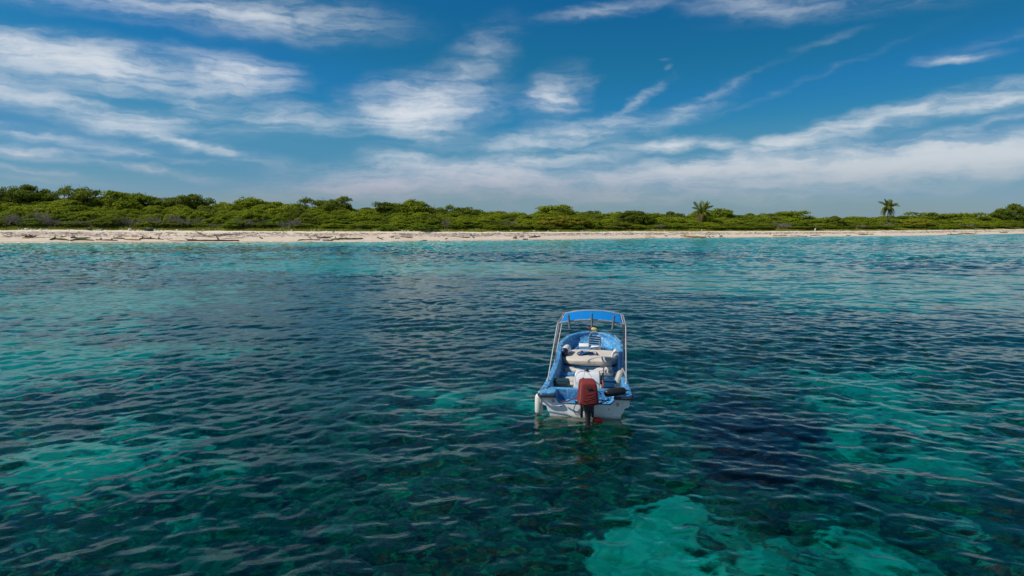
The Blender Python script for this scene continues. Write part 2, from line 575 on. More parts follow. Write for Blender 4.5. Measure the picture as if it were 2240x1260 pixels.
TILE_L = ocean_tile(1024, 44.0, 1.15, math.radians(-24), 1.3, 3, 0.17)
TILE_R = ocean_tile(1024, 44.0, 1.05, math.radians(27), 1.3, 5, 0.16)
TILE_F = ocean_tile(1024, 120.0, 2.7, math.radians(4), 3.0, 6, 0.9)
TILE_S = ocean_tile(1024, 90.0, 9.0, math.radians(8), 4.0, 8, 1.5)


def wave_z(x, y):
    t = smooth((x / np.maximum(y, 4.0) + 0.42) / 0.84)
    gust = 0.05 + 1.8 * fbm(x * 0.075 + 4, y * 0.06, 4, 0.6)
    a = np.cos(t * np.pi / 2) * sample(TILE_L, 44.0, x + 13, y + 3) + np.sin(t * np.pi / 2) * sample(TILE_R, 44.0, x * 0.966 + y * 0.259, y * 0.966 - x * 0.259)
    far = smooth((np.hypot(x, y) - 30) / 60)
    z = 0.100 * gust * a + 0.108 * far * gust * sample(TILE_F, 120.0, x, y) + 0.030 * sample(TILE_S, 90.0, x, y)
    calm = np.interp(shore_d(x, y), [-70, -14, -3, 2], [1, 1.15, 1.0, 0.3])
    return z * calm


wr_ = [5.2]
while wr_[-1] < 330:
    r = wr_[-1]
    wr_.append(r + min(max(0.05, r * 0.0046), 0.42))
while wr_[-1] < 1500:
    wr_.append(wr_[-1] * 1.08)
wr_ = np.array(wr_)
wa_ = np.radians(np.concatenate([np.linspace(-76, -42, 60)[:-1], np.linspace(-42, 42, 680), np.linspace(42, 76, 60)[1:]]))
R_, A_ = np.meshgrid(wr_, wa_, indexing='ij')
WX, WY = R_ * np.sin(A_), R_ * np.cos(A_)
WZ = np.where(R_ < 335, wave_z(WX, WY), 0)
wd = shore_d(WX, WY)
nr, na = WX.shape
# clip far inland: fold the sheet under the land
WZ = np.where(wd > 6, -0.6, WZ)
top = np.stack([WX, WY, WZ], -1).reshape(-1, 3)
idx = np.arange(nr * na).reshape(nr, na)
q = np.stack([idx[:-1, :-1], idx[:-1, 1:], idx[1:, 1:], idx[1:, :-1]], -1).reshape(-1, 4)
# closing skirt and flat bottom
ring = np.concatenate([idx[0, :], idx[1:, -1], idx[-1, -2::-1], idx[-2:0:-1, 0]])
low = top[ring].copy()
low[:, 2] = -9.0
base_i = len(top)
nring = len(ring)
cen = np.array([[0.0, 200.0, -9.0]])
co = np.concatenate([top, low, cen])
j = np.arange(nring)
jn = (j + 1) % nring
side_q = np.stack([ring[j], ring[jn], base_i + jn, base_i + j], -1)[:, ::-1]
bot_q = np.stack([base_i + j, base_i + jn, np.full(nring, base_i + nring)], -1)[:, ::-1]

water_me = bpy.data.meshes.new('water')
nq, nb = len(q) + nring, nring
loops = np.concatenate([q.reshape(-1), side_q.reshape(-1), bot_q.reshape(-1)]).astype(np.int32)
water_me.vertices.add(len(co))
water_me.vertices.foreach_set('co', co.astype(np.float32).reshape(-1))
water_me.loops.add(len(loops))
water_me.loops.foreach_set('vertex_index', loops)
water_me.polygons.add(nq + nb)
water_me.polygons.foreach_set('loop_start', np.concatenate([np.arange(nq) * 4, nq * 4 + np.arange(nb) * 3]).astype(np.int32))
water_me.polygons.foreach_set('loop_total', np.concatenate([np.full(nq, 4), np.full(nb, 3)]).astype(np.int32))
water_me.polygons.foreach_set('use_smooth', np.concatenate([np.ones(len(q), bool), np.zeros(nring + nb, bool)]))
water_me.update(calc_edges=True)

m, T, out = material('sea_water')
co_ = T.new('ShaderNodeTexCoord').outputs['Object']
h1 = T.noise(T.mapping(co_, scale=(1.0, 1.5, 1)), 3.4, 5, 0.6)
bmp = T.new('ShaderNodeBump')
bmp.inputs['Strength'].default_value = 1.0
bmp.inputs['Distance'].default_value = 0.006
T.put(bmp.inputs['Height'], h1)
N = bmp.outputs[0]
fr = T.new('ShaderNodeFresnel')
fr.inputs['IOR'].default_value = 1.333
T.l.new(N, fr.inputs['Normal'])
gl = T.new('ShaderNodeBsdfGlossy')
gl.inputs['Roughness'].default_value = 0.03
gl.inputs['Color'].default_value = (1, 0.97, 0.90, 1)
T.l.new(N, gl.inputs['Normal'])
rf = T.new('ShaderNodeBsdfRefraction')
rf.inputs['Roughness'].default_value = 0.0
rf.inputs['IOR'].default_value = 1.333
T.l.new(N, rf.inputs['Normal'])
tr = T.new('ShaderNodeBsdfTransparent')
thr = T.new('ShaderNodeMixShader')
# light that meets the surface steeply passes straight on; grazing light is bent by the waves
geo = T.new('ShaderNodeNewGeometry')
dt = T.new('ShaderNodeVectorMath', operation='DOT_PRODUCT')
T.l.new(geo.outputs['Incoming'], dt.inputs[0])
T.l.new(geo.outputs['Normal'], dt.inputs[1])
T.put(thr.inputs[0], T.ramp(T.math('ABSOLUTE', dt.outputs['Value']), 0.46, 0.86))
T.l.new(rf.outputs[0], thr.inputs[1])
T.l.new(tr.outputs[0], thr.inputs[2])
surf = T.new('ShaderNodeMixShader')
T.l.new(fr.outputs[0], surf.inputs[0])
T.l.new(thr.outputs[0], surf.inputs[1])
T.l.new(gl.outputs[0], surf.inputs[2])
T.l.new(surf.outputs[0], out.inputs['Surface'])
ab = T.new('ShaderNodeVolumeAbsorption')
ab.inputs['Color'].default_value = (0.0, 0.860, 0.850, 1)
ab.inputs['Density'].default_value = 0.66
T.l.new(ab.outputs[0], out.inputs['Volume'])
water = tag(link('water', water_me, m), kind='structure')


# ------------------------------------------------------------------ mesh builder
class MB:
    def __init__(self):
        self.v, self.f = [], []

    def add(self, verts, faces):
        b = len(self.v)
        self.v += [tuple(p) for p in verts]
        self.f += [tuple(i + b for i in fc) for fc in faces]
        return self

    def loft(self, rings, closed=True, cap0=False, cap1=False):
        n = len(rings[0])
        v = [p for r in rings for p in r]
        f = []
        for i in range(len(rings) - 1):
            for k in range(n if closed else n - 1):
                a, b = i * n + k, i * n + (k + 1) % n
                f.append((a, b, b + n, a + n))
        if cap0:
            f.append(tuple(range(n))[::-1])
        if cap1:
            f.append(tuple(range((len(rings) - 1) * n, len(rings) * n)))
        return self.add(v, f)

    def tube(self, pts, r, seg=8, caps=True):
        pts = [Vector(p) for p in pts]
        rads = r if isinstance(r, (list, tuple)) else [r] * len(pts)
        rings = []
        up = Vector((0, 0, 1))
        t0 = (pts[1] - pts[0]).normalized()
        nrm = t0.orthogonal().normalized()
        for i, p in enumerate(pts):
            t = (pts[min(i + 1, len(pts) - 1)] - pts[max(i - 1, 0)]).normalized()
            nrm = (nrm - t * nrm.dot(t)).normalized()
            bi = t.cross(nrm)
            rings.append([p + (nrm * math.cos(2 * PI * k / seg) + bi * math.sin(2 * PI * k / seg)) * rads[i] for k in range(seg)])
        return self.loft(rings, True, caps, caps)

    def box(self, c, s, rz=0.0, taper=1.0, rx=0.0):
        M = Matrix.Translation(c) @ Matrix.Rotation(rz, 4, 'Z') @ Matrix.Rotation(rx, 4, 'X')
        vs = []
        for z, k in ((-.5, 1.0), (.5, taper)):
            for x, y in ((-.5, -.5), (.5, -.5), (.5, .5), (-.5, .5)):
                vs.append(M @ Vector((x * s[0] * k, y * s[1] * k, z * s[2])))
        return self.add(vs, [(3, 2, 1, 0), (4, 5, 6, 7), (0, 1, 5, 4), (1, 2, 6, 5), (2, 3, 7, 6), (3, 0, 4, 7)])

    def lathe(self, prof, a, b, seg=16):
        """prof: (t, radius) along the axis a-b."""
        a, b = Vector(a), Vector(b)
        ax = b - a
        n = ax.normalized().orthogonal().normalized()
        bi = ax.normalized().cross(n)
        rings = [[a + ax * t + (n * math.cos(2 * PI * k / seg) + bi * math.sin(2 * PI * k / seg)) * max(r, .001) for k in range(seg)] for t, r in prof]
        return self.loft(rings, True, True, True)

    def prism(self, poly, d0, d1, fn):
        """poly: 2-D outline; fn(u, v, d) -> point."""
        n = len(poly)
        v = [fn(u, w, d0) for u, w in poly] + [fn(u, w, d1) for u, w in poly]
        f = [tuple(range(n))[::-1], tuple(range(n, 2 * n))] + [(k, (k + 1) % n, n + (k + 1) % n, n + k) for k in range(n)]
        return self.add(v, f)

    def mesh(self, name, bevel=0.0, smooth_deg=40, seg=2):
        me = bpy.data.meshes.new(name)
        me.from_pydata([tuple(p) for p in self.v], [], self.f)
        bm = bmesh.new()
        bm.from_mesh(me)
        bmesh.ops.remove_doubles(bm, verts=bm.verts, dist=1e-5)
        bmesh.ops.recalc_face_normals(bm, faces=bm.faces)
        if bevel > 0:
            ed = [e for e in bm.edges if len(e.link_faces) == 2 and e.calc_face_angle(0) > math.radians(35)]
            bmesh.ops.bevel(bm, geom=ed, offset=bevel, segments=seg, profile=0.5, affect='EDGES')
        bm.to_mesh(me)
        bm.free()
        me.polygons.foreach_set('use_smooth', [True] * len(me.polygons))
        me.set_sharp_from_angle(angle=math.radians(smooth_deg))
        return me

    def build(self, name, mat, parent=None, bevel=0.0, smooth_deg=40, seg=2):
        return link(name, self.mesh(name, bevel, smooth_deg, seg), mat, parent)


def soft_mesh(name, size, power=4.0, sub=14, wr=0.012, wscale=9.0, seed=0, fold=None):
    """Stuffed, rounded body (cushion, bag) with creases."""
    bm = bmesh.new()
    bmesh.ops.create_cube(bm, size=2)
    bmesh.ops.subdivide_edges(bm, edges=bm.edges, cuts=sub, use_grid_fill=True)
    from mathutils import noise as mn
    off = Vector((seed * 7.1, seed * 3.3, seed * 1.7))
    for v in bm.verts:
        p = v.co
        ln = (abs(p.x) ** power + abs(p.y) ** power + abs(p.z) ** power) ** (1 / power)
        q = p / ln
        q = Vector((q.x * size[0] / 2, q.y * size[1] / 2, q.z * size[2] / 2))
        n = q.normalized()
        d = mn.fractal(q * wscale + off, 0.8, 2.0, 3) * wr
        if fold:
            d += fold(q)
        v.co = q + n * d
    me = bpy.data.meshes.new(name)
    bm.to_mesh(me)
    bm.free()
    me.polygons.foreach_set('use_smooth', [True] * len(me.polygons))
    return me


def spline(pts, n=6):
    """Catmull-Rom through the points."""
    P = [Vector(p) for p in pts]
    P = [P[0] * 2 - P[1]] + P + [P[-1] * 2 - P[-2]]
    out_ = []
    for i in range(1, len(P) - 2):
        for k in range(n):
            t = k / n
            a, b, c, d = P[i - 1], P[i], P[i + 1], P[i + 2]
            out_.append(0.5 * ((2 * b) + (c - a) * t + (2 * a - 5 * b + 4 * c - d) * t * t + (3 * b - a - 3 * c + d) * t ** 3))
    out_.append(P[-2])
    return out_


# ------------------------------------------------------------------ boat materials
def mat_gel_blue():
    m, T, out = material('weathered_blue_gelcoat')
    p = T.new('ShaderNodeBsdfPrincipled')
    co = T.new('ShaderNodeTexCoord').outputs['Object']
    n1 = T.noise(co, 5.0, 5, 0.65)
    n2 = T.noise(co, 21.0, 4, 0.72)
    c = T.mix(T.ramp(n1, 0.40, 0.68), (0.022, 0.20, 0.44), (0.070, 0.32, 0.58))
    c = T.mix(T.math('MULTIPLY', T.ramp(n2, 0.50, 0.66), 0.85), c, (0.38, 0.58, 0.72))
    c = T.mix(T.math('MULTIPLY', T.ramp(T.noise(co, 14, 3, 0.6), 0.62, 0.72), 0.5), c, (0.03, 0.13, 0.28))
    T.put(p.inputs['Base Color'], c)
    T.put(p.inputs['Roughness'], T.ramp(n2, 0.3, 0.7, 0.38, 0.60))
    T.l.new(p.outputs[0], out.inputs['Surface'])
    return m


def mat_hull_white():
    m, T, out = material('chalky_white_hull')
    p = T.new('ShaderNodeBsdfPrincipled')
    p.inputs['Roughness'].default_value = 0.42
    co = T.new('ShaderNodeTexCoord').outputs['Object']
    z = T.new('ShaderNodeSeparateXYZ')
    T.l.new(co, z.inputs[0])
    n = T.noise(co, 6, 5, 0.65)
    c = T.mix(T.ramp(n, 0.42, 0.7), (0.87, 0.87, 0.85), (0.78, 0.78, 0.75))
    st = T.noise(T.mapping(co, scale=(16, 16, 1.2)), 1.0, 4, 0.6)
    c = T.mix(T.math('MULTIPLY', T.ramp(st, 0.55, 0.75), 0.30), c, (0.42, 0.38, 0.28))
    low = T.ramp(T.math('ADD', z.outputs[2], T.math('MULTIPLY', n, 0.06)), 0.10, 0.0)
    c = T.mix(T.math('MULTIPLY', low, 0.8), c, (0.14, 0.15, 0.08))
    T.put(p.inputs['Base Color'], c)
    T.l.new(p.outputs[0], out.inputs['Surface'])
    return m


BLUE = mat_gel_blue()
WHITE = mat_hull_white()
CONSOLE_W = simple('white_fibreglass', (0.78, 0.78, 0.77), 0.35, var=0.4, var_scale=8, col2=(0.6, 0.59, 0.56))
FLOOR_W = simple('worn_white_sole', (0.62, 0.61, 0.58), 0.6, var=0.6, var_scale=7, col2=(0.42, 0.42, 0.40))
RUBBER = simple('black_rubber', (0.018, 0.018, 0.020), 0.55, var=0.5, var_scale=20, col2=(0.05, 0.05, 0.05))
STEEL = simple('dull_aluminium_tube', (0.36, 0.36, 0.37), 0.55, metal=0.35, var=0.5, var_scale=14, col2=(0.24, 0.22, 0.20))
CHROME = simple('polished_rim', (0.62, 0.62, 0.64), 0.35, metal=0.2)
GREYT = simple('grey_plastic_tube', (0.20, 0.21, 0.21), 0.45, var=0.4, var_scale=20)
AWNING = simple('blue_awning_cloth', (0.003, 0.20, 0.56), 0.8, var=0.35, var_scale=9, spec=0.1, col2=(0.006, 0.24, 0.60), bump=0.3, bump_scale=30)
SEAM = simple('grey_edge_cloth', (0.42, 0.45, 0.50), 0.85)
TEAL = simple('teal_paint', (0.04, 0.25, 0.33), 0.45)
CREAM = simple('cream_vinyl', (0.66, 0.58, 0.49), 0.6, var=0.45, var_scale=5, col2=(0.54, 0.46, 0.37), bump=0.35, bump_scale=16)
CANVAS = simple('off_white_canvas', (0.60, 0.56, 0.48), 0.8, var=0.5, var_scale=8, col2=(0.45, 0.41, 0.35), bump=0.4, bump_scale=25)
FEND_W = simple('white_vinyl', (0.76, 0.74, 0.67), 0.42, var=0.45, var_scale=9, col2=(0.58, 0.54, 0.44))
FEND_G = simple('grubby_vinyl', (0.40, 0.38, 0.31), 0.5, var=0.6, var_scale=7, col2=(0.32, 0.30, 0.24))
PIPING = simple('worn_red_piping', (0.36, 0.13, 0.12), 0.8)
NAVY = simple('navy_vinyl', (0.008, 0.014, 0.06), 0.4)
BLACK = simple('black_vinyl', (0.013, 0.013, 0.015), 0.45, var=0.4, var_scale=12, col2=(0.03, 0.03, 0.03))
REDCLOTH = simple('faded_red_cloth', (0.20, 0.034, 0.034), 0.85, spec=0.15, var=0.7, var_scale=7, col2=(0.16, 0.036, 0.034), bump=0.4, bump_scale=40)
MOTOR = simple('dark_grey_paint', (0.020, 0.024, 0.032), 0.35, var=0.4, var_scale=12, col2=(0.04, 0.044, 0.05))
DTEAL = simple('dark_teal_plastic', (0.012, 0.042, 0.052), 0.42, var=0.4, var_scale=9)
BOXBLUE = simple('deep_blue_plastic', (0.010, 0.085, 0.19), 0.45, var=0.4, var_scale=7, col2=(0.02, 0.12, 0.24))
REDPL = simple('red_plastic', (0.52, 0.012, 0.012), 0.4, var=0.4, var_scale=14)
ORANGE = simple('orange_cord', (0.62, 0.10, 0.03), 0.6)
YELLOW = simple('yellow_cloth', (0.75, 0.55, 0.16), 0.8, var=0.5, var_scale=18, col2=(0.5, 0.28, 0.06))
ROPE = simple('pale_rope', (0.50, 0.46, 0.38), 0.9)
WEB = simple('blue_webbing', (0.012, 0.10, 0.30), 0.75, var=0.5, var_scale=18, col2=(0.02, 0.05, 0.11))
FOAM = simple('white_foam_board', (0.80, 0.80, 0.79), 0.6)
BRASS = simple('brass', (0.45, 0.33, 0.10), 0.4, metal=0.8)

# ------------------------------------------------------------------ the boat (local: x starboard, y forward, z up from the waterline)
BOAT_LOC, BOAT_RZ = Vector((1.56, 14.25, 0)), math.radians(-8)
boat = tag(empty('motorboat', BOAT_LOC, BOAT_RZ), 'open white and blue fishing boat with a blue sun canopy, moored on the clear water', 'boat')
TO_WORLD = Matrix.Translation(BOAT_LOC) @ Matrix.Rotation(BOAT_RZ, 4, 'Z')

GUN = [(0.955, .06, .485), (0.94, .42, .50), (0.90, 1.0, .535), (0.865, 1.8, .575), (0.845, 2.6, .62), (0.85, 3.4, .69), (0.862, 4.1, .755),
       (0.845, 4.6, .795), (0.785, 5.0, .83), (0.66, 5.38, .86), (0.47, 5.68, .885), (0.24, 5.87, .90), (0.0, 5.94, .905)]
GP = spline(GUN, 5)                       # starboard gunwale, stern to stem
GPn = []                                  # inward plan normals
for i, p in enumerate(GP):
    t = GP[min(i + 1, len(GP) - 1)] - GP[max(i - 1, 0)]
    nrm = Vector((-t.y, t.x, 0)).normalized()
    GPn.append(nrm)
GPn[-1] = Vector((0, -1, 0))


def mir(p):
    return Vector((-p[0], p[1], p[2]))


# outer hull: lapped topside, spray step, chine, keel
rings = []
for p in GP:
    g, y, zg = p
    k = max(0.0, y / 5.94)

    def sec(w, z):
        return Vector((g * w, y - 0.75 * k ** 3 * (zg - z), z))
    half = [sec(1.0, zg - .03), sec(1.0, zg - .21 - .06 * k), sec(.875, zg - .265 - .06 * k), sec(.845, .105 + .18 * k ** 2), sec(.795, .085 + .18 * k ** 2),
            sec(.775, -.16 + .1 * k ** 2), sec(0.0, -.34 + .25 * k ** 3)]
    rings.append([mir(q_) for q_ in half] + half[-2::-1])
MB().loft(rings, closed=False).build('hull', WHITE, boat, smooth_deg=30)

# gunwale cap: a band round the whole boat with a rounded lip
cap = MB()
for s in (1, -1):
    rr_ = []
    for p, nn in zip(GP, GPn):
        w = 0.105
        prof = [(-.035, -.035), (-.040, .0), (-.02, .022), (.03, .028), (w - .02, .022), (w, .0), (w, -.03)]
        rr_.append([Vector(((p + nn * a).x * s, (p + nn * a).y, p.z + b)) for a, b in prof])
    cap.loft(rr_, closed=False)
cap.build('gunwale_cap', BLUE, boat)
rub = MB()
path = [p - nn * 0.040 + Vector((0, 0, -.03)) for p, nn in zip(GP, GPn)]
rub.tube(path + [mir(p) for p in path[-2::-1]], 0.014, 6)
rub.build('rub_rail', RUBBER, boat)
for s in (1, -1):
    stripe = MB()
    rr_ = []
    for p, nn in zip(GP, GPn):
        a = p - nn * 0.004
        rr_.append([Vector((a.x * s, a.y, p.z - .065)), Vector((a.x * s, a.y, p.z - .115))])
    stripe.loft(rr_, closed=False)
    stripe.build('side_stripe', TEAL, boat)


# inner liner, floor level follows the boat
def floor_z(y):
    return float(np.interp(y, [-1, 3.46, 3.50, 4.92, 4.95, 5.3, 5.6, 5.85], [.145, .145, .375, .39, .54, .60, .70, .80]))


lin = MB()
rr_ = []
for p, nn in zip(GP[6:], GPn[6:]):
    a = p + nn * 0.10
    b = p + nn * 0.155
    a.x, b.x = max(a.x, 0.0), max(b.x, 0.0)
    zf = min(floor_z(p.y), p.z - .05)
    st = [Vector((a.x, a.y, p.z - .03)), Vector((a.x * .97 + b.x * .03, a.y, p.z - .10)), Vector((b.x, b.y, zf + .05)), Vector((max(b.x - .04, 0), b.y, zf)), Vector((0, b.y, zf))]
    rr_.append([mir(q_) for q_ in st] + st[-2::-1])
lin.loft(rr_, closed=False)
lin.build('inner_liner', BLUE, boat, smooth_deg=50)
MB().box((0, 2.0, .155), (1.50, 3.0, .02)).build('cockpit_floor', FLOOR_W, boat)
MB().box((0, 3.47, .265), (1.50, .04, .235)).build('bulkhead', BLUE, boat)
for x, yw in ((-.42, 5.25), (.40, 5.25), (-.03, 5.4)):
    rb = MB()
    rb.tube([(x * 1.0, 4.93, .565), (x * .8, yw, .615), (x * .55, 5.62, .73)], .020, 6)
    rb.build('bow_rib', BLUE, boat)

# transom with the motor notch
TR = 0.13                                      # rake: the top leans forward


def tfn(u, w, d):
    return Vector((u, TR * (w + .1) / .6 + d, w))


notch = [(-.645, .485), (-.635, .42), (-.605, .345), (-.55, .305), (-.48, .292), (.46, .287), (.535, .30), (.59, .345), (.612, .42), (.62, .485)]
outl = [(-.945, .47), (-.945, .275), (-.91, .235), (-.835, .215), (-.80, .105), (-.40, .055), (-.12, -.06), (0, -.30), (.12, -.06), (.40, .055), (.80, .105), (.835, .215), (.91, .235), (.945, .275), (.945, .47)]
tp = outl + notch[::-1]
MB().prism(tp, -.012, .045, tfn).build('transom', WHITE, boat, bevel=.006)
for s in (1, -1):
    low_p = MB()
    poly = [(s * .80, .107), (s * .40, .057), (s * .12, -.058), (s * .02, -.30), (s * .74, -.17), (s * .765, .085)]
    low_p.prism(poly, .012, .05, tfn)
    low_p.build('lower_transom_panel', WHITE, boat)
for a, b in ((-.94, -.655), (.63, .94)):
    st_ = MB()
    st_.prism([(a, .385), (b, .385), (b, .425), (a, .425)], -.0165, -.010, tfn)
    st_.build('transom_stripe', TEAL, boat)
# well: rounded trough forward of the notch
wl = MB()
prof = notch
rr_ = []
for yy in (.050, .15, .44):
    rr_.append([Vector((x * .995, yy + (0.02 if z < .4 else 0), z - (.002 if yy < .1 else 0) - (.02 if (z < .4 and yy > .1) else 0))) for x, z in prof])
wl.loft(rr_, closed=False)
ra = rr_[-1]
top_ = [Vector((p.x, .48, .485)) for p in ra]
wl.loft([ra, top_], closed=False)
wl.build('motor_well', BLUE, boat, smooth_deg=50)
lip = MB()
lip.tube([tfn(x, z, -.012) for x, z in spline([(x, 0, z) for x, z in notch], 3) and [(q_.x, q_.z) for q_ in spline([(x, 0, z) for x, z in notch], 3)]], .014, 6)
lip.build('well_lip', BLUE, boat)
dk = MB()
dk.prism([(-.93, .48), (.92, .48), (.90, .68), (-.90, .68)], .43, .487, lambda u, w, d: Vector((u, w, d)))
dk.build('aft_deck', BLUE, boat, bevel=.012)
for s, xi in ((-1, -.640), (1, .615)):
    q_ = MB()
    ol = [(xi, .49), (xi, .06), (xi + s * .02, .015), (s * .90, .005), (s * .965, .03), (s * .995, .09), (s * .985, .28), (s * .965, .49)]
    q_.prism(ol, .435, .515, lambda u, w, d: Vector((u, w, d + .012 * (w < 0.2))))
    q_.build('quarter_deck', BLUE, boat, bevel=.022, seg=3)
    b_ = MB()
    b_.tube(spline([(s * 1.005, .40, .445), (s * 1.012, .12, .447), (s * .985, .015, .447), (s * .90, -.015, .447), (xi + s * .03, -.010, .447), (xi + s * .0, .02, .447)], 5), .024, 8)
    b_.build('bumper', RUBBER, boat)
for x, z in ((-.69, .335), (.69, .30)):
    e = MB()
    c = tfn(x, z, -.012)
    e.tube([c + Vector((.026 * math.cos(a), -.022, .030 * math.sin(a))) for a in np.linspace(0, 2 * PI, 13)], .007, 6)
    e.box(c + Vector((0, -.006, -.03)), (.035, .014, .03))
    e.build('towing_eye', STEEL, boat)
for x, z in ((-.52, .215), (.50, .19)):
    c = tfn(x, z, -.012)
    MB().lathe([(0, .018), (1, .016)], c, c + Vector((0, -.008, 0)), 10).build('drain_plug', BRASS, boat)
# seat bench across the boat and console
MB().box((0, 2.62, .265), (1.50, .30, .22)).build('seat_bench', BLUE, boat, bevel=.03, seg=3)
con = MB()
con.add([(-.315, .84, .165), (.315, .84, .165), (.30, 1.30, .165), (-.30, 1.30, .165),
         (-.285, .90, .60), (.30, .90, .60), (.29, 1.30, .60), (-.275, 1.30, .60),
         (-.26, 1.02, .755), (.285, 1.02, .755), (.275, 1.30, .765), (-.25, 1.30, .765)],
        [(3, 2, 1, 0), (0, 1, 5, 4), (1, 2, 6, 5), (2, 3, 7, 6), (3, 0, 4, 7), (4, 5, 9, 8), (5, 6, 10, 9), (6, 7, 11, 10), (7, 4, 8, 11), (8, 9, 10, 11)])
console = con.build('console', CONSOLE_W, boat, bevel=.022, seg=3)
sw = MB()
wc, wax = Vector((-.075, .76, .665)), Vector((0, -.86, .50)).normalized()
wu = Vector((1, 0, 0))
wv = wax.cross(wu).normalized()
sw.tube([wc + (wu * math.cos(a) + wv * math.sin(a)) * .185 for a in np.linspace(0, 2 * PI, 33)], .0115, 8, caps=False)
for a in (math.radians(80), math.radians(215), math.radians(325)):
    sw.tube([wc - wax * .03, wc + (wu * math.cos(a) + wv * math.sin(a)) * .185], .008, 6)
sw.build('steering_wheel', CHROME, console)
hb = MB().lathe([(0, .035), (.5, .040), (1, .030)], wc - wax * .05, wc + wax * .012, 14)
hb.tube([wc - wax * .05, wc - wax * .24], .022, 8)
hb.build('wheel_hub', BLACK, console)
MB().lathe([(0, .055), (.5, .052), (.85, .035), (1, .012)], (-.01, 1.13, .755), (-.01, 1.10, .835), 14).build('compass', BLACK, console)
th = MB().box((.325, 1.02, .60), (.05, .11, .19))
th.tube([(.345, 1.02, .66), (.36, .98, .74), (.352, .95, .78)], .014, 6)
th.build('throttle_lever', BLACK, console, bevel=.012)
kc = MB().tube(spline([(.345, .96, .60), (.375, .92, .52), (.365, .92, .44), (.385, .92, .39), (.36, .91, .35), (.37, .93, .29)], 4), .014, 6)
kc.build('kill_cord', ORANGE, console)
rl = MB().tube([(.375, 1.30, .20), (.375, 1.30, .83)], .015, 8)
rl.tube([(.30, 1.30, .83), (.40, 1.30, .83)], .015, 8)
rl.build('grab_post', GREYT, boat)

# canopy: two arches on raked poles, laced cloth, three rod holders
canopy = MB()
AX, HW = .075, .80


def arch(y, hw, z0, z1, n=18, ax=AX):
    return [Vector((ax + hw * t, y, z0 + (z1 - z0) * (1 - abs(t) ** 2.2))) for t in np.linspace(-1, 1, n)]


NEAR, FAR = arch(1.72, HW, 1.76, 1.865), arch(3.52, HW - .03, 1.76, 1.875)
fr_ = MB()
fr_.tube(NEAR, .019, 8)
fr_.tube(FAR, .019, 8)
for s, xs in ((0, AX - HW), (-1, AX + HW)):
    fr_.tube([NEAR[s], FAR[s]], .017, 8)
for sx in (-1, 1):
    top_n = Vector((AX + sx * HW, 1.72, 1.76))
    top_f = Vector((AX + sx * (HW - .03), 3.52, 1.76))
    foot = Vector((sx * .885, .92, .55))
    foot_f = Vector((sx * .835, 2.55, .64))
    fr_.tube([foot, top_n], .0155, 8)
    fr_.tube([foot_f, foot_f.lerp(top_n, .55), top_n + Vector((-sx * .055, .06, 0))], .013, 8)
    fr_.tube([foot_f + Vector((sx * .02, .12, 0)), top_f], .013, 8)
    fr_.tube([foot.lerp(top_n, .45), top_n.lerp(top_f, .45)], .011, 6)
    fr_.lathe([(0, .034), (.4, .030), (1, .021)], foot - Vector((0, .012, .03)), foot + Vector((0, .02, .045)), 10)
    fr_.lathe([(0, .030), (1, .021)], foot_f - Vector((0, 0, .03)), foot_f + Vector((0, 0, .05)), 10)
frame = fr_.build('canopy_frame', STEEL, boat)
cl = MB()
rows = []
for t in np.linspace(0, 1, 13):
    y = 1.77 + 1.70 * t
    row = []
    for u in np.linspace(-.93, .93, 25):
        hw = HW - .03 * t
        z = 1.765 + .105 * (1 - abs(u) ** 2.2) - .035 * math.sin(PI * t) * (1 - u * u) - .008 * abs(math.sin(7 * PI * u * .5)) * (1 - math.sin(PI * t))
        sc_ = .012 * (math.sin(11 * u) if t in (0, 1) else 0)
        row.append(Vector((AX + hw * u, y + sc_ * (1 if t == 0 else -1) * .6, z)))
    rows.append(row)
cl.loft(rows, closed=False)
cloth = cl.build('canopy_cloth', AWNING, boat)
sol = cloth.modifiers.new('thickness', 'SOLIDIFY')
sol.thickness = .006
hem = MB()
hem.tube(rows[0], .011, 6)
hem.tube(rows[-1], .011, 6)
hem.tube([r[0] for r in rows], .010, 6)
hem.tube([r[-1] for r in rows], .010, 6)
hem.build('hem', SEAM, cloth)
lace = MB()
for rw, ar in ((rows[0], NEAR), (rows[-1], FAR)):
    for k in range(1, 24, 2):
        p = rw[k]
        u = (p.x - AX) / HW
        zt = 1.76 + .107 * (1 - min(1, abs(u)) ** 2.2)
        lace.tube([p, Vector((p.x + .01, ar[0].y, zt + .022)), Vector((p.x + .02, ar[0].y - (.018 if ar is NEAR else -.018), zt))], .006, 5)
tag(lace.build('lacing', ROPE, cloth), kind='stuff')
for x, lean in ((-.45, .10), (.085, 0.0), (.585, -.12)):
    u = (x - AX) / HW
    zc = 1.76 + .105 * (1 - abs(u) ** 2.2)
    c = Vector((x, 1.685, zc))
    d = Vector((-lean, .10, .97)).normalized()
    r_ = MB().lathe([(0, .024), (.02, .027), (.06, .025), (.94, .025), (.97, .030), (1, .028)], c - d * .17, c + d * .16, 12)
    r_.box(c + Vector((0, .018, 0)), (.05, .04, .06))
    r_.build('rod_holder', GREYT, boat)
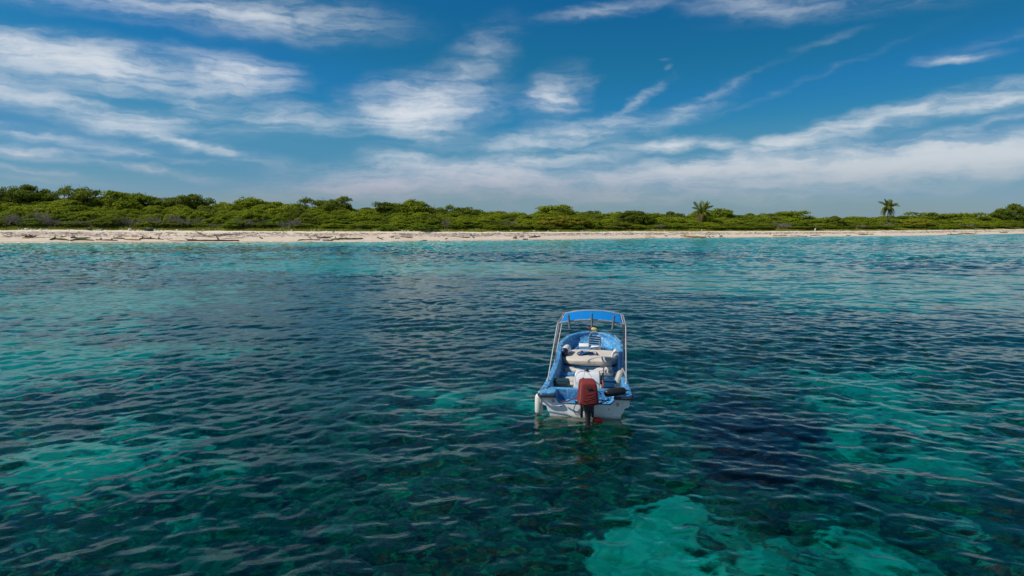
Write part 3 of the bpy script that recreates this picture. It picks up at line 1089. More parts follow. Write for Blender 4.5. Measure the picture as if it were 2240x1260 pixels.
# bow grab rails, cleats
for s in (1, -1):
    g_ = MB()
    pts = [p + nn * .04 for p, nn in zip(GP, GPn)]
    seg_ = [Vector((p.x * s, p.y, p.z)) for p in pts if 4.45 < p.y < 5.36]
    a, b = seg_[0], seg_[-1]
    g_.tube([a + Vector((0, 0, .015)), a + Vector((0, .02, .085)), b + Vector((0, -.02, .085)), b + Vector((0, 0, .015))], .012, 7)
    g_.build('bow_rail', STEEL, boat)
    c_ = MB()
    k0 = Vector((s * .815, 4.18, .79))
    c_.box(k0, (.03, .05, .03))
    c_.tube([k0 + Vector((0, -.07, .025)), k0 + Vector((0, .07, .025))], .012, 7)
    c_.build('cleat', STEEL, boat)
    k0 = Vector((s * .86, .40, .52))
    c_ = MB().box(k0, (.03, .05, .03))
    c_.tube([k0 + Vector((0, -.065, .025)), k0 + Vector((0, .065, .025))], .012, 7)
    c_.build('cleat', STEEL, boat)


def on_boat(name, x, y, z, label, cat, rz=0.0, group=None):
    w = TO_WORLD @ Vector((x, y, z))
    return tag(empty(name, w, BOAT_RZ + rz), label, cat, group)


def set_on_boat(o, x, y, z, rz=0.0, rx=0.0, ry=0.0):
    o.matrix_world = TO_WORLD @ Matrix.Translation((x, y, z)) @ Matrix.Rotation(rz, 4, 'Z') @ Matrix.Rotation(ry, 4, 'Y') @ Matrix.Rotation(rx, 4, 'X')
    return o


# ------------------------------------------------------------------ outboard motor under its cover (origin: clamp on the notch)
mo = on_boat('outboard_motor', .045, -.16, .30, 'outboard motor with a faded red cloth cover, clamped to the transom', 'outboard motor', math.radians(9))
cv = MB()
rr_ = []
for z, hx, y0, y1, pw in ((.10, .185, -.36, .16, 3), (.125, .214, -.385, .19, 4), (.16, .216, -.39, .195, 5), (.20, .205, -.375, .19, 6), (.27, .192, -.36, .185, 7), (.36, .182, -.34, .18, 8),
                          (.45, .174, -.31, .175, 8), (.522, .166, -.285, .17, 7), (.550, .156, -.272, .162, 6), (.562, .13, -.24, .14, 4.5), (.564, .02, -.08, .0, 3)):
    ring = []
    for k in range(40):
        a = 2 * PI * k / 40
        c_, s_ = math.cos(a), math.sin(a)
        ex = 2 / pw
        x = hx * math.copysign(abs(c_) ** ex, c_)
        y = (y0 + y1) / 2 + (y1 - y0) / 2 * math.copysign(abs(s_) ** ex, s_)
        wob = .006 * math.sin(3 * a + z * 40) * (1 if z < .42 else .2) + (.011 * math.sin(9 * a + 2) if z < .15 else 0)
        ring.append(Vector((x * (1 + wob / hx), y + wob, z + (.012 * math.sin(5 * a) if z < .14 else 0) + (-.10 * (y + .06) * -.18))))
    rr_.append(ring)
cv.loft(rr_, True, False, True)
cover = cv.build('motor_cover', REDCLOTH, mo, smooth_deg=60)
for kk in (24, 36):
    pp = MB().tube([r_[kk] * 1.004 for r_ in rr_[1:9]], .009, 6)
    pp.build('piping', PIPING, cover)
wrk = MB()
for k, (za, zb, xa, xb) in enumerate(((.20, .29, -.13, .16), (.17, .24, -.10, .17), (.15, .19, -.06, .16), (.26, .33, -.05, .15), (.33, .35, -.12, .15), (.14, .15, -.16, .02))):
    pts = []
    for t in np.linspace(0, 1, 9):
        z = za + (zb - za) * t ** 1.5
        y = np.interp(z, [.125, .16, .27, .36, .45], [-.385, -.390, -.360, -.34, -.31]) + .004
        pts.append(Vector((xa + (xb - xa) * t, y + .012 * (abs(xa + (xb - xa) * t) / .2) ** 4, z)))
    wrk.tube(pts, [.001, .006, .010, .011, .012, .011, .010, .006, .001], 6)
wrk.build('fold', REDCLOTH, cover)
bd = MB().box((.005, -.322, .462), (.105, .012, .045), rx=math.radians(-14))
bd.build('badge', BLACK, cover, bevel=.003)
MB().box((.015, -.3285, .463), (.040, .004, .012), rx=math.radians(-14)).build('emblem', simple('grey_print', (.12, .13, .16), .5), cover)
leg = MB()
rr_ = []
for z, hx, y0, y1 in ((.13, .135, -.30, .12), (.06, .125, -.30, .10), (-.02, .095, -.29, .05), (-.10, .070, -.28, .02), (-.20, .052, -.275, .0), (-.34, .040, -.27, -.02), (-.50, .034, -.27, -.05), (-.58, .030, -.30, -.05)):
    ring = []
    for k in range(16):
        a = 2 * PI * k / 16
        c_, s_ = math.cos(a), math.sin(a)
        ring.append(Vector((hx * math.copysign(abs(c_) ** .7, c_), (y0 + y1) / 2 + (y1 - y0) / 2 * math.copysign(abs(s_) ** .7, s_), z)))
    rr_.append(ring)
leg.loft(rr_, True, True, True)
leg.build('drive_leg', MOTOR, mo, smooth_deg=50)
lr = MB()
for x in (-.03, .0, .03):
    lr.box((x, -.288, -.02 - .01), (.010, .02, .10))
lr.build('vent', RUBBER, mo)
br = MB()
for s in (-1, 1):
    br.box((s * .115, .01, -.04), (.05, .13, .40), taper=1.15)
    br.box((s * .115, .085, .06), (.055, .12, .07))
br.tube([(-.12, -.02, .02), (.12, -.02, .02)], .03, 8)
br.build('clamp_bracket', MOTOR, mo, bevel=.012)
MB().box((0, -.20, -.50), (.20, .40, .014)).build('cavitation_plate', MOTOR, mo, bevel=.004)
MB().lathe([(0, .01), (.15, .05), (.5, .062), (.85, .05), (1, .02)], (0, -.02, -.66), (0, -.34, -.66), 12).build('gearcase', MOTOR, mo)
pr = MB()
for k in range(3):
    a = 2 * PI * k / 3
    u_, v_ = Vector((math.cos(a), 0, math.sin(a))), Vector((-math.sin(a), 0, math.cos(a)))
    c0 = Vector((0, -.36, -.66))
    pr.add([c0 + u_ * .03 - v_ * .02 + Vector((0, .02, 0)), c0 + u_ * .12 - v_ * .07 + Vector((0, .03, 0)), c0 + u_ * .15 + v_ * .01, c0 + u_ * .11 + v_ * .07 + Vector((0, -.04, 0)), c0 + u_ * .03 + v_ * .02 + Vector((0, -.02, 0))], [(0, 1, 2, 3, 4)])
pr.build('propeller', MOTOR, mo)
hs = MB()
hs.tube(spline([(-.13, .0, .09), (-.21, -.02, .075), (-.265, -.06, .02), (-.285, -.07, -.07), (-.25, -.06, -.15), (-.19, -.04, -.18), (-.13, -.02, -.17)], 5), .0085, 6)
hs.tube([(-.26, -.03, .095), (-.12, -.01, .095)], .018, 7)
hs.build('cable_loop', BLACK, mo)
for pts, mt, nm in ((((.15, .10, .10), (.28, .16, .085), (.42, .16, .07), (.50, .25, .09)), BLACK, 'steering_cable'),
                    (((.15, .05, .08), (.26, .10, .02), (.36, .12, .075), (.52, .22, .06)), BLACK, 'steering_cable'),
                    (((.16, .12, .06), (.24, .16, .03), (.33, .17, .012), (.46, .22, .06)), BLACK, 'steering_cable'),
                    (((.12, .20, .16), (.22, .30, .23), (.30, .40, .20), (.36, .42, .14)), BLACK, 'battery_lead'),
                    (((-.15, .14, .14), (-.28, .20, .10), (-.40, .20, .055), (-.50, .26, .03)), REDCLOTH, 'fuel_hose')):
    w = MB().tube(spline(pts, 6), .012 if mt is BLACK else .014, 6)
    w.build(nm, mt, mo)
fb = tag(link('float', soft_mesh('float', (.21, .13, .12), 3.2, 8, .002, 9, 2), REDPL), 'red plastic float in the water beside the outboard leg', 'float')
set_on_boat(fb, .27, -.30, .045, rz=.2)


# ------------------------------------------------------------------ fenders
def fender(label, a, b, r, mat, cap_mat=None, rope_to=None):
    a, b = Vector(a), Vector(b)                     # a = eye end
    w = TO_WORLD @ ((a + b) / 2)
    t = tag(empty('fender', w, BOAT_RZ), label, 'fender', 'fenders on the boat')
    o_ = (a + b) / 2
    L = (b - a).length
    e = r / L
    body = MB().lathe([(0, r * .30), (.02, r * .55), (e * .45, r * .86), (e * .9, r), (.5, r * 1.02), (1 - e * .9, r), (1 - e * .45, r * .86), (.98, r * .55), (1, r * .25)], a - o_, b - o_, 20)
    body.build('body', mat, t)
    d = (b - a).normalized()
    n = MB().lathe([(0, r * .16), (.6, r * .20), (1, r * .32)], a - o_ - d * r * .62, a - o_ + d * r * .08, 10)
    n.build('eye', cap_mat or mat, t)
    if cap_mat:
        MB().lathe([(0, r * .2), (.1, r * .62), (.45, r * .93), (.9, r * 1.04), (1, r * 1.03)], b - o_ + d * .006, b - o_ - d * r * 1.15, 20).build('end_cap', cap_mat, t)
    if rope_to is not None:
        s0 = a - o_ - d * r * .55
        s1 = Vector(rope_to) - o_
        MB().tube(spline([s0, s0.lerp(s1, .5) + Vector((0, 0, .012)), s1], 4), .008, 6).build('rope', ROPE if mat is not BLACK else BLACK, t)
    return t


fender('white fender hanging beside the stern on the left of the boat', (-1.005, .16, .455), (-1.005, .13, -.005), .086, FEND_W, None, (-.90, .45, .535))
fender('white fender with a navy blue end lying on the cream sun pad', (-.63, 4.40, .70), (-.70, 3.72, .685), .105, FEND_W, NAVY)
fender('grubby beige fender leaning inside the starboard gunwale', (.80, 1.62, .70), (.655, 1.42, .27), .098, FEND_G, None, (.88, 1.45, .60))
fender('black fender lying across the starboard stern corner', (.855, .10, .60), (.40, -.06, .555), .082, BLACK, None, (.95, .25, .55))

# ------------------------------------------------------------------ loose gear
pad_fold = lambda q_: .006 * math.sin(q_.x * 26 + q_.y * 9) * max(0, q_.x) * 2 + .004 * math.sin(q_.y * 13)
o = tag(link('sun_pad', soft_mesh('sun_pad', (1.52, 1.52, .22), 4.2, 34, .010, 3.0, 1, pad_fold), CREAM), 'cream vinyl sun pad filling the deck ahead of the console', 'cushion')
set_on_boat(o, 0, 4.16, .487)

heap = on_boat('safety_harness', -.10, 4.02, .575, 'heap of blue webbing straps lying on the cream sun pad', 'harness')
r2 = random.Random(4)
for k in range(13):
    pts = []
    x0, y0 = r2.uniform(-.16, .16), r2.uniform(-.10, .10)
    a0 = r2.uniform(0, 6.28)
    for t in range(6):
        a = a0 + t * r2.uniform(.5, 1.1)
        rad = r2.uniform(.05, .14)
        pts.append((x0 + rad * math.cos(a) * 1.3, y0 + rad * math.sin(a), .02 + r2.uniform(0, .075)))
    pts = spline(pts, 5)
    sm = MB()
    rg = []
    for i, p in enumerate(pts):
        tdir = (pts[min(i + 1, len(pts) - 1)] - pts[max(i - 1, 0)]).normalized()
        sd_ = tdir.cross(Vector((r2.uniform(-.1, .1), .2, 1))).normalized() * .026
        up_ = sd_.cross(tdir).normalized() * .004
        rg.append([p + sd_ + up_, p - sd_ + up_, p - sd_ - up_, p + sd_ - up_])
    sm.loft(rg, True, True, True)
    sm.build('strap', WEB if k % 4 else BLACK, heap)
MB().add([(.04, .05, .10), (.13, .0, .09), (.26, -.06, .015), (.17, .07, .02), (.05, .10, .03)], [(0, 1, 2, 3, 4)]).build('flap', WEB, heap)

lad = on_boat('boarding_ladder', .10, 4.93, .575, 'folded metal boarding ladder with dark treads standing at the bow', 'ladder', math.radians(-24))
lf = MB()
lw, lh = .175, .50
pts = [(-lw, 0, -.01), (-lw, .02, lh - .14)] + [(-lw * math.cos(a), .025, lh - .14 + .13 * math.sin(a)) for a in np.linspace(.35, PI - .35, 7)] + [(lw, .02, lh - .14), (lw, 0, -.01)]
lf.tube(spline(pts, 3), .0135, 8)
lf.tube([(-lw + .012, -.05, .0), (-lw + .012, -.02, .26)], .011, 7)
lf.tube([(lw - .012, -.05, .0), (lw - .012, -.02, .26)], .011, 7)
lf.build('frame', STEEL, lad)
for z in (.16, .225, .29, .355):
    MB().box((0, -.004, z), (2 * lw - .02, .05, .026), rx=math.radians(18)).build('tread', BLACK, lad, bevel=.006)

b1 = tag(MB().box((0, 0, 0), (.30, .24, .055)).build('foam_board', FOAM, None, bevel=.008), 'white foam board lying left of the ladder on the bow floor', 'board')
set_on_boat(b1, -.20, 5.18, .625, rz=.05, rx=math.radians(12))
b2 = tag(MB().box((0, 0, 0), (.30, .17, .04)).build('foam_board', FOAM, None, bevel=.008), 'white foam board behind the legs of the metal ladder', 'board')
set_on_boat(b2, .14, 5.10, .60, rz=-.12, rx=math.radians(11))

fl = on_boat('bow_marker', -.03, 5.78, .80, 'short stick at the bow with a red rag and a yellow float', 'marker')
MB().tube([(0, 0, 0), (.0, .03, .22)], .010, 6).build('stick', GREYT, fl)
rg = MB()
rg.add([(-.01, .02, .18), (-.03, .02, .24), (-.08, .03, .285), (-.12, .03, .29), (-.105, .03, .255), (-.06, .02, .22), (-.03, .02, .175)], [(0, 1, 5, 6), (1, 2, 4, 5), (2, 3, 4)])
ro = rg.build('rag', simple('red_rag', (.62, .035, .02), .8), fl)
ro.modifiers.new('thickness', 'SOLIDIFY').thickness = .008
yf = link('yellow_float', soft_mesh('yellow_float', (.19, .13, .11), 2.4, 8, .006, 14, 3), YELLOW, fl)
yf.location = (.10, .05, .20)
yf.rotation_euler = (0, .3, 0)

tub = on_boat('fuel_tank', -.60, 1.42, .165, 'dark teal plastic tank on the floor left of the console', 'tank', .04)
t_ = link('tank_body', soft_mesh('tank_body', (.40, .36, .32), 6, 14, .003, 6, 5), DTEAL, tub)
t_.location = (0, 0, .15)
lid = link('lid', soft_mesh('lid', (.36, .31, .05), 6, 8, .002, 6, 6), DTEAL, t_)
lid.location = (0, .0, .152)
MB().tube(spline([(.11, -.06, .16), (.17, -.08, .20), (.22, -.12, .15), (.25, -.15, .06)], 5), .016, 7).build('hose', BLACK, tub)

bx_ = on_boat('storage_box', .50, 1.55, .165, 'deep blue plastic box right of the white console', 'box', -.05)
MB().box((0, 0, .155), (.37, .36, .31), taper=.86).build('box_body', BOXBLUE, bx_, bevel=.03, seg=3)
MB().box((-.005, 0, .325), (.335, .325, .035)).build('lid', BOXBLUE, bx_, bevel=.015)
MB().tube(spline([(-.10, -.05, .345), (-.05, -.06, .375), (.05, -.06, .375), (.10, -.05, .345)], 5), .010, 6).build('handle', BLACK, bx_)


def bag(name, label, cat, size, pos, rz=0, rx=0, ry=0, mat=CANVAS, power=3.0, seed=0, wr=.02, group=None):
    o_ = tag(link(name, soft_mesh(name, size, power, 16, wr, 6, seed), mat), label, cat, group)
    return set_on_boat(o_, *pos, rz=rz, rx=rx, ry=ry)


bag('rolled_mat', 'pale rolled mat lying at a slant behind the seat bench on the left', 'mat', (.58, .20, .20), (-.36, 3.18, .29), rz=-.22, ry=.10, seed=11, power=2.6)
bag('pillow', 'cream pillow on the floor between the bench and the teal tank', 'pillow', (.46, .42, .19), (-.44, 2.18, .27), rz=.1, seed=12)
bag('canvas_bag', 'large pale canvas bag behind the seat bench right of the console', 'bag', (.62, .36, .27), (.36, 3.12, .30), rz=.12, ry=-.12, seed=13, power=2.5)
bag('jug', 'white rounded jug standing near the starboard end of the bench', 'jug', (.19, .19, .26), (.52, 2.88, .39), seed=14, mat=FEND_W, power=3.5, wr=.006)
bag('seat_cushion', 'thick cream cushion on the right end of the seat bench', 'cushion', (.44, .28, .09), (.42, 2.60, .415), seed=15, power=5, mat=CREAM, wr=.006)
bag('pillow', 'flat white pillow between the blue storage box and the bench', 'pillow', (.42, .30, .16), (.48, 2.12, .28), rz=-.06, seed=16)
bag('canvas_bag', 'narrow pale bag wedged against the port side by the teal tank', 'bag', (.13, .62, .22), (-.745, 1.85, .31), rz=.06, seed=17, power=3, wr=.012)
bag('pillow', 'crumpled white pillow beside the teal tank and console', 'pillow', (.20, .42, .16), (-.385, 1.78, .25), rz=-.3, seed=18)
sk = MB()
rr_ = []
for z, rx_, ry_, ox in ((0, .11, .09, 0), (.05, .135, .115, 0), (.11, .12, .11, .0), (.17, .08, .075, -.015), (.22, .035, .03, -.03), (.25, .008, .008, -.035)):
    rr_.append([Vector((ox + rx_ * math.cos(2 * PI * k / 18) * (1 + .07 * math.sin(3 * k)), ry_ * math.sin(2 * PI * k / 18) * (1 + .06 * math.cos(2.3 * k)), z)) for k in range(18)])
sk.loft(rr_, True, True, True)
so = tag(sk.build('sail_bag', FEND_W, None, smooth_deg=60), 'white pointed bag at the starboard edge of the sun pad', 'bag')
set_on_boat(so, .70, 3.86, .56, rx=.15)


# ------------------------------------------------------------------ vegetation materials
def mat_leaf(name, ca, cb, dry=(0.17, 0.15, 0.05), dry_amt=0.35, rough=0.7):
    m, T, out = material(name)
    oi = T.new('ShaderNodeObjectInfo')
    co = T.new('ShaderNodeTexCoord').outputs['Object']
    lr = T.new('ShaderNodeAttribute', attribute_name='leaf').outputs['Fac']
    n = T.noise(co, 0.55, 3, 0.6)
    f = T.math('ADD', T.math('MULTIPLY', oi.outputs['Random'], 0.45), T.math('MULTIPLY', n, 0.35))
    f = T.math('ADD', f, T.math('MULTIPLY', lr, 0.35))
    c = T.mix(T.ramp(f, 0.25, 0.95, smooth=False), ca, cb)
    dr = T.ramp(T.math('ADD', T.math('MULTIPLY', lr, .5), T.math('MULTIPLY', T.noise(co, 1.3, 2, .5), .6)), 0.62, 0.85)
    c = T.mix(T.math('MULTIPLY', dr, dry_amt), c, dry)
    d = T.new('ShaderNodeBsdfPrincipled')
    d.inputs['Roughness'].default_value = rough
    d.inputs['Specular IOR Level'].default_value = 0.12
    T.put(d.inputs['Base Color'], c)
    tl = T.new('ShaderNodeBsdfTranslucent')
    T.put(tl.inputs['Color'], T.mix(0.5, c, (0.24, 0.30, 0.02)))
    mx = T.new('ShaderNodeMixShader')
    mx.inputs[0].default_value = 0.34
    T.l.new(d.outputs[0], mx.inputs[1])
    T.l.new(tl.outputs[0], mx.inputs[2])
    T.l.new(mx.outputs[0], out.inputs['Surface'])
    return m


LEAF_SHRUB = mat_leaf('olive_leaves', (0.145, 0.215, 0.008), (0.350, 0.395, 0.020))
LEAF_DARK = mat_leaf('dark_leaves', (0.095, 0.138, 0.012), (0.240, 0.270, 0.026), (0.15, 0.13, 0.05), 0.25)
LEAF_BRIGHT = mat_leaf('bright_leaves', (0.130, 0.215, 0.012), (0.260, 0.340, 0.028), (0.22, 0.20, 0.04), 0.3)
LEAF_YELLOW = mat_leaf('yellowing_leaves', (0.22, 0.22, 0.015), (0.42, 0.36, 0.03), (0.34, 0.27, 0.06), 0.5)
BARK = simple('grey_bark', (0.16, 0.135, 0.115), 0.9, var=0.7, var_scale=3, col2=(0.07, 0.06, 0.05))
TWIG = simple('dead_twigs', (0.26, 0.215, 0.185), 0.95, var=0.6, var_scale=2, col2=(0.11, 0.09, 0.075))
PALMTRUNK = simple('palm_trunk', (0.25, 0.21, 0.17), 0.9, var=0.6, var_scale=3, col2=(0.14, 0.12, 0.10))
LEAF_PALM = mat_leaf('palm_leaves', (0.095, 0.130, 0.022), (0.230, 0.250, 0.045), (0.20, 0.16, 0.06), 0.4, 0.5)
LEAF_PALMDRY = mat_leaf('dry_palm_leaves', (0.17, 0.13, 0.05), (0.27, 0.21, 0.09), (0.30, 0.22, 0.10), 0.5, 0.7)
GRASS_M = mat_leaf('beach_grass_blades', (0.19, 0.24, 0.018), (0.38, 0.37, 0.06), (0.30, 0.24, 0.11), 0.55, 0.8)


def leaf_mesh(name, C, Nn, size, g, aspect=1.7):
    """One quad per leaf clump, centres C, facing Nn."""
    n = len(C)
    t = np.cross(Nn, g.standard_normal((n, 3)))
    t /= np.linalg.norm(t, axis=1, keepdims=True) + 1e-9
    b = np.cross(Nn, t)
    s = (size * g.uniform(0.6, 1.35, n))[:, None]
    bend = Nn * s * g.uniform(-.25, .25, (n, 1))
    v = np.stack([C - t * s * .5 * aspect, C + b * s * .42 + bend, C + t * s * .5 * aspect, C - b * s * .42 + bend], 1).reshape(-1, 3)
    q = np.arange(n * 4).reshape(n, 4)
    me = mesh_np(name, v, q, False)
    add_attr(me, 'leaf', np.repeat(g.random(n), 4))
    return me


def crown_points(g, lobes, per_lobe, shell=0.30):
    """lobes: (cx, cy, cz, rx, ry, rz). Leaves sit through the outer part of every lobe."""
    Cs, Ns = [], []
    for cx, cy, cz, rx, ry, rz in lobes:
        k = int(per_lobe * (rx * ry + rx * rz) * 0.5)
        d = g.standard_normal((k, 3))
        d /= np.linalg.norm(d, axis=1, keepdims=True)
        d[:, 2] = np.where(d[:, 2] < -0.35, -d[:, 2], d[:, 2])
        r = 1 - shell * g.random(k) ** 1.6 + 0.10 * g.standard_normal(k) * (g.random(k) < .3)
        P = d * r[:, None] * np.array([rx, ry, rz])
        Cs.append(P + np.array([cx, cy, cz]))
        nn = d / np.array([rx, ry, rz])
        nn /= np.linalg.norm(nn, axis=1, keepdims=True)
        nn = nn + 0.65 * g.standard_normal((k, 3)) + np.array([0, 0, .25])
        Ns.append(nn / np.linalg.norm(nn, axis=1, keepdims=True))
    return np.concatenate(Cs), np.concatenate(Ns)


def make_shrub(seed, leaf, hgt=1.0, low=False):
    """Unit shrub: about 1 tall and 1.5 wide, scaled on placing."""
    g = np.random.default_rng(seed)
    lobes = []
    nl = 34 if not low else 22
    for k in range(nl):
        a = k * 2.39996 + g.uniform(-.3, .3)
        r = 0.56 * math.sqrt((k + .5) / nl)
        top = 0.86 - 0.60 * (r / 0.62) ** 2.4 + g.uniform(-.13, .09)
        rad = g.uniform(0.11, 0.19)
        lobes.append((r * math.cos(a) * 1.12, r * math.sin(a) * 1.12, max(top - rad * .4, .12), rad * 1.2, rad * 1.15, rad * .85))
    for k in range(10):
        a = g.uniform(0, 6.28)
        lobes.append((.56 * math.cos(a), .56 * math.sin(a), g.uniform(.10, .34), .17, .17, .17))
    C, Nn = crown_points(g, lobes, 4600)
    # sprigs poking out of the top
    k = 60
    a, r = g.uniform(0, 6.28, k), .5 * np.sqrt(g.random(k))
    S = np.stack([r * np.cos(a), r * np.sin(a), .86 - .5 * (r / .6) ** 2 + g.uniform(0, .14, k)], 1)
    C = np.concatenate([C, S])
    Nn = np.concatenate([Nn, g.standard_normal((k, 3)) / 1.7])
    C[:, 2] = np.maximum(C[:, 2], .01)
    crown = leaf_mesh('crown', C, Nn, .046, g)
    st = MB()
    for k in range(7):
        a = g.uniform(0, 6.28)
        e = Vector((.34 * math.cos(a), .34 * math.sin(a), g.uniform(.4, .62)))
        st.tube([(0.03 * math.cos(a), .03 * math.sin(a), -.05), e * .5 + Vector((0, 0, .06)), e], [.022, .015, .006], 5)
    return crown, st.mesh('trunk'), leaf


def make_tree(seed, leaf, bare=False, loose=1.0):
    """Unit tree: 1 tall, spreading irregular crown carried on limbs, with gaps."""
    g = np.random.default_rng(seed)
    st = MB()
    st.tube(spline([(0, 0, -.05), (.02, .01, .18), (-.02, .02, .36), (.01, 0, .52)], 3), [.040, .038, .036, .034, .032, .030, .028, .026, .024, .022], 7)
    lobes = []
    nb = 9
    for k in range(nb):
        a = 2 * PI * k / nb + g.uniform(-.35, .35)
        r = g.uniform(.25, .55)
        z0 = g.uniform(.22, .5)
        e = Vector((r * math.cos(a), r * math.sin(a), g.uniform(.55, .92) - .30 * r))
        st.tube(spline([(0, 0, z0), e * .55 + Vector((0, 0, .03)), e], 3), [.022, .019, .016, .013, .010, .008, .006], 5)
        for j in range(3):
            q_ = e + Vector(g.uniform(-.13, .13, 3) * np.array([1, 1, .6]))
            rad = g.uniform(.10, .18) * loose
            lobes.append((q_.x, q_.y, q_.z, rad * 1.3, rad * 1.2, rad * .85))
            st.tube([e * .8 + Vector((0, 0, .1)) * .2, q_], [.008, .003], 4)
        if bare or k % 4 == 0:
            for j in range(4):
                st.tube([e, e + Vector(g.uniform(-.14, .14, 3)) + Vector((0, 0, .12))], [.007, .002], 4)
    for k in range(5):
        lobes.append((*(g.uniform(-.25, .25, 2)), g.uniform(.45, .86), .19, .19, .14))
    if not bare:
        for k in range(16):
            a, r = g.uniform(0, 6.28), .42 * math.sqrt(g.random())
            lobes.append((r * math.cos(a), r * math.sin(a), .84 - .5 * (r / .5) ** 2 + g.uniform(-.12, .08), .12, .12, .10))
        for k in range(9):
            a = g.uniform(0, 6.28)
            lobes.append((.36 * math.cos(a), .36 * math.sin(a), g.uniform(.18, .48), .17, .17, .15))
    if bare:
        lobes = lobes[::3]
    C, Nn = crown_points(g, lobes, 3300, .55)
    crown = leaf_mesh('crown', C, Nn, .042, g)
    return crown, st.mesh('trunk'), leaf


def make_dead(seed):
    g = np.random.default_rng(seed)
    st = MB()

    def grow(p, d, ln, r, depth):
        e = p + d * ln
        m = (p + e) / 2 + Vector(g.uniform(-.06, .06, 3)) * ln
        st.tube([p, m, e], [r, r * .75, r * .5], 4)
        if depth:
            for _ in range(4):
                dd = (d + Vector(g.uniform(-.75, .75, 3)) + Vector((0, 0, .08))).normalized()
                grow(e if g.random() < .6 else m, dd, ln * g.uniform(.55, .8), r * .55, depth - 1)
    for k in range(9):
        a = 2 * PI * k / 9 + g.uniform(-.3, .3)
        grow(Vector((.15 * math.cos(a), .15 * math.sin(a), 0)), Vector((.55 * math.cos(a), .55 * math.sin(a), .8)).normalized(), .34, .022, 3)
    return st.mesh('branches')


SHRUBS = [make_shrub(s, LEAF_SHRUB) for s in (1, 2, 3, 4)]
SHRUBS_D = [make_shrub(s, LEAF_DARK) for s in (5, 6)]
SHRUBS_B = [make_shrub(s, LEAF_BRIGHT, low=True) for s in (7, 8)]
SHRUBS_Y = [make_shrub(9, LEAF_YELLOW)]
TREES = [make_tree(s, LEAF_DARK) for s in (21, 22, 23, 24)]
TREES_G = [make_tree(s, LEAF_SHRUB, loose=1.15) for s in (25, 26)]
TREE_BARE = make_tree(27, LEAF_DARK, bare=True)
DEAD = [make_dead(s) for s in (31, 32, 33)]

PROTO = {}


def plant(name, var, key, x, y, z, sx, sy, sz, rz, label, cat, group):
    """First call builds the thing with its parts; later calls copy thing and parts."""
    if key not in PROTO:
        t = empty(name)
        if len(var) == 3:
            crown, trunk, leaf = var
            link('crown', crown, leaf, t)
            link('trunk', trunk, BARK, t)
        PROTO[key] = t
    else:
        src = PROTO[key]
        t = src.copy()
        COL.objects.link(t)
        for ch in src.children:
            c = ch.copy()
            COL.objects.link(c)
            c.parent = t
    t.location, t.rotation_euler, t.scale = (x, y, z), (0, 0, rz), (sx, sy, sz)
    tag(t, label, cat, group)
    return t


# skyline of the scrub in the photograph (pixel column, pixel row)
SK_X = [-500, 0, 100, 160, 250, 330, 460, 560, 650, 760, 840, 920, 1000, 1100, 1200, 1330, 1480, 1600, 1700, 1770, 1900, 1980, 2080, 2160, 2240, 2700]
SK_Y = [430, 430, 432, 428, 437, 443, 443, 441, 441, 453, 453, 451, 457, 460, 460, 462, 464, 467, 467, 474, 472, 471, 473, 473, 475, 476]


def column_point(px, d):
    """World point inland by d along the azimuth of a photo column."""
    u = (px - 1120) / F_PX
    ys = 100.0
    for _ in range(40):
        e = float(shore_d(np.array(u * ys), np.array(ys))) - d
        ys -= e * 0.8
    return u * ys, ys


def lz(x, y):
    return float(land_z(np.array(x), np.array(y)))


LANDMARKS = [(-60, 'leftmost dark tree'), (66, 'tallest left tree'), (152, 'half bare tree'), (200, 'broad left tree'), (285, 'wide low olive tree'), (372, 'flat topped tree'), (430, 'rounded paired tree'),
             (545, 'twiggy topped tree'), (600, 'first dip in the skyline'), (686, 'sparse twiggy tree'), (736, 'leaning dark tree'), (800, 'long skyline dip'), (852, 'low dark tree'), (896, 'feathery tree'), (975, 'pale bare stems'),
             (1022, 'small dark tree'), (1090, 'level skyline left of the boat'), (1150, 'scrub above the boat bow'), (1216, 'yellow shrub'), (1290, 'boat canopy'), (1340, 'level skyline right of the boat'), (1400, 'paired round dark bushes'), (1470, 'gap before the short palm'),
             (1534, 'short palm'), (1580, 'bushy olive tree'), (1650, 'rounded hump'), (1728, 'low tree between palms'), (1783, 'white post'), (1850, 'dark rounded bush'), (1938, 'tall palm'), (1990, 'yellow green shrub'), (2025, 'low dark right tree'),
             (2070, 'level right skyline'), (2110, 'low wide right tree'), (2190, 'big right end tree'), (2300, 'right picture edge')]


def zone(px):
    return min(LANDMARKS, key=lambda q_: abs(q_[0] - px))[1]


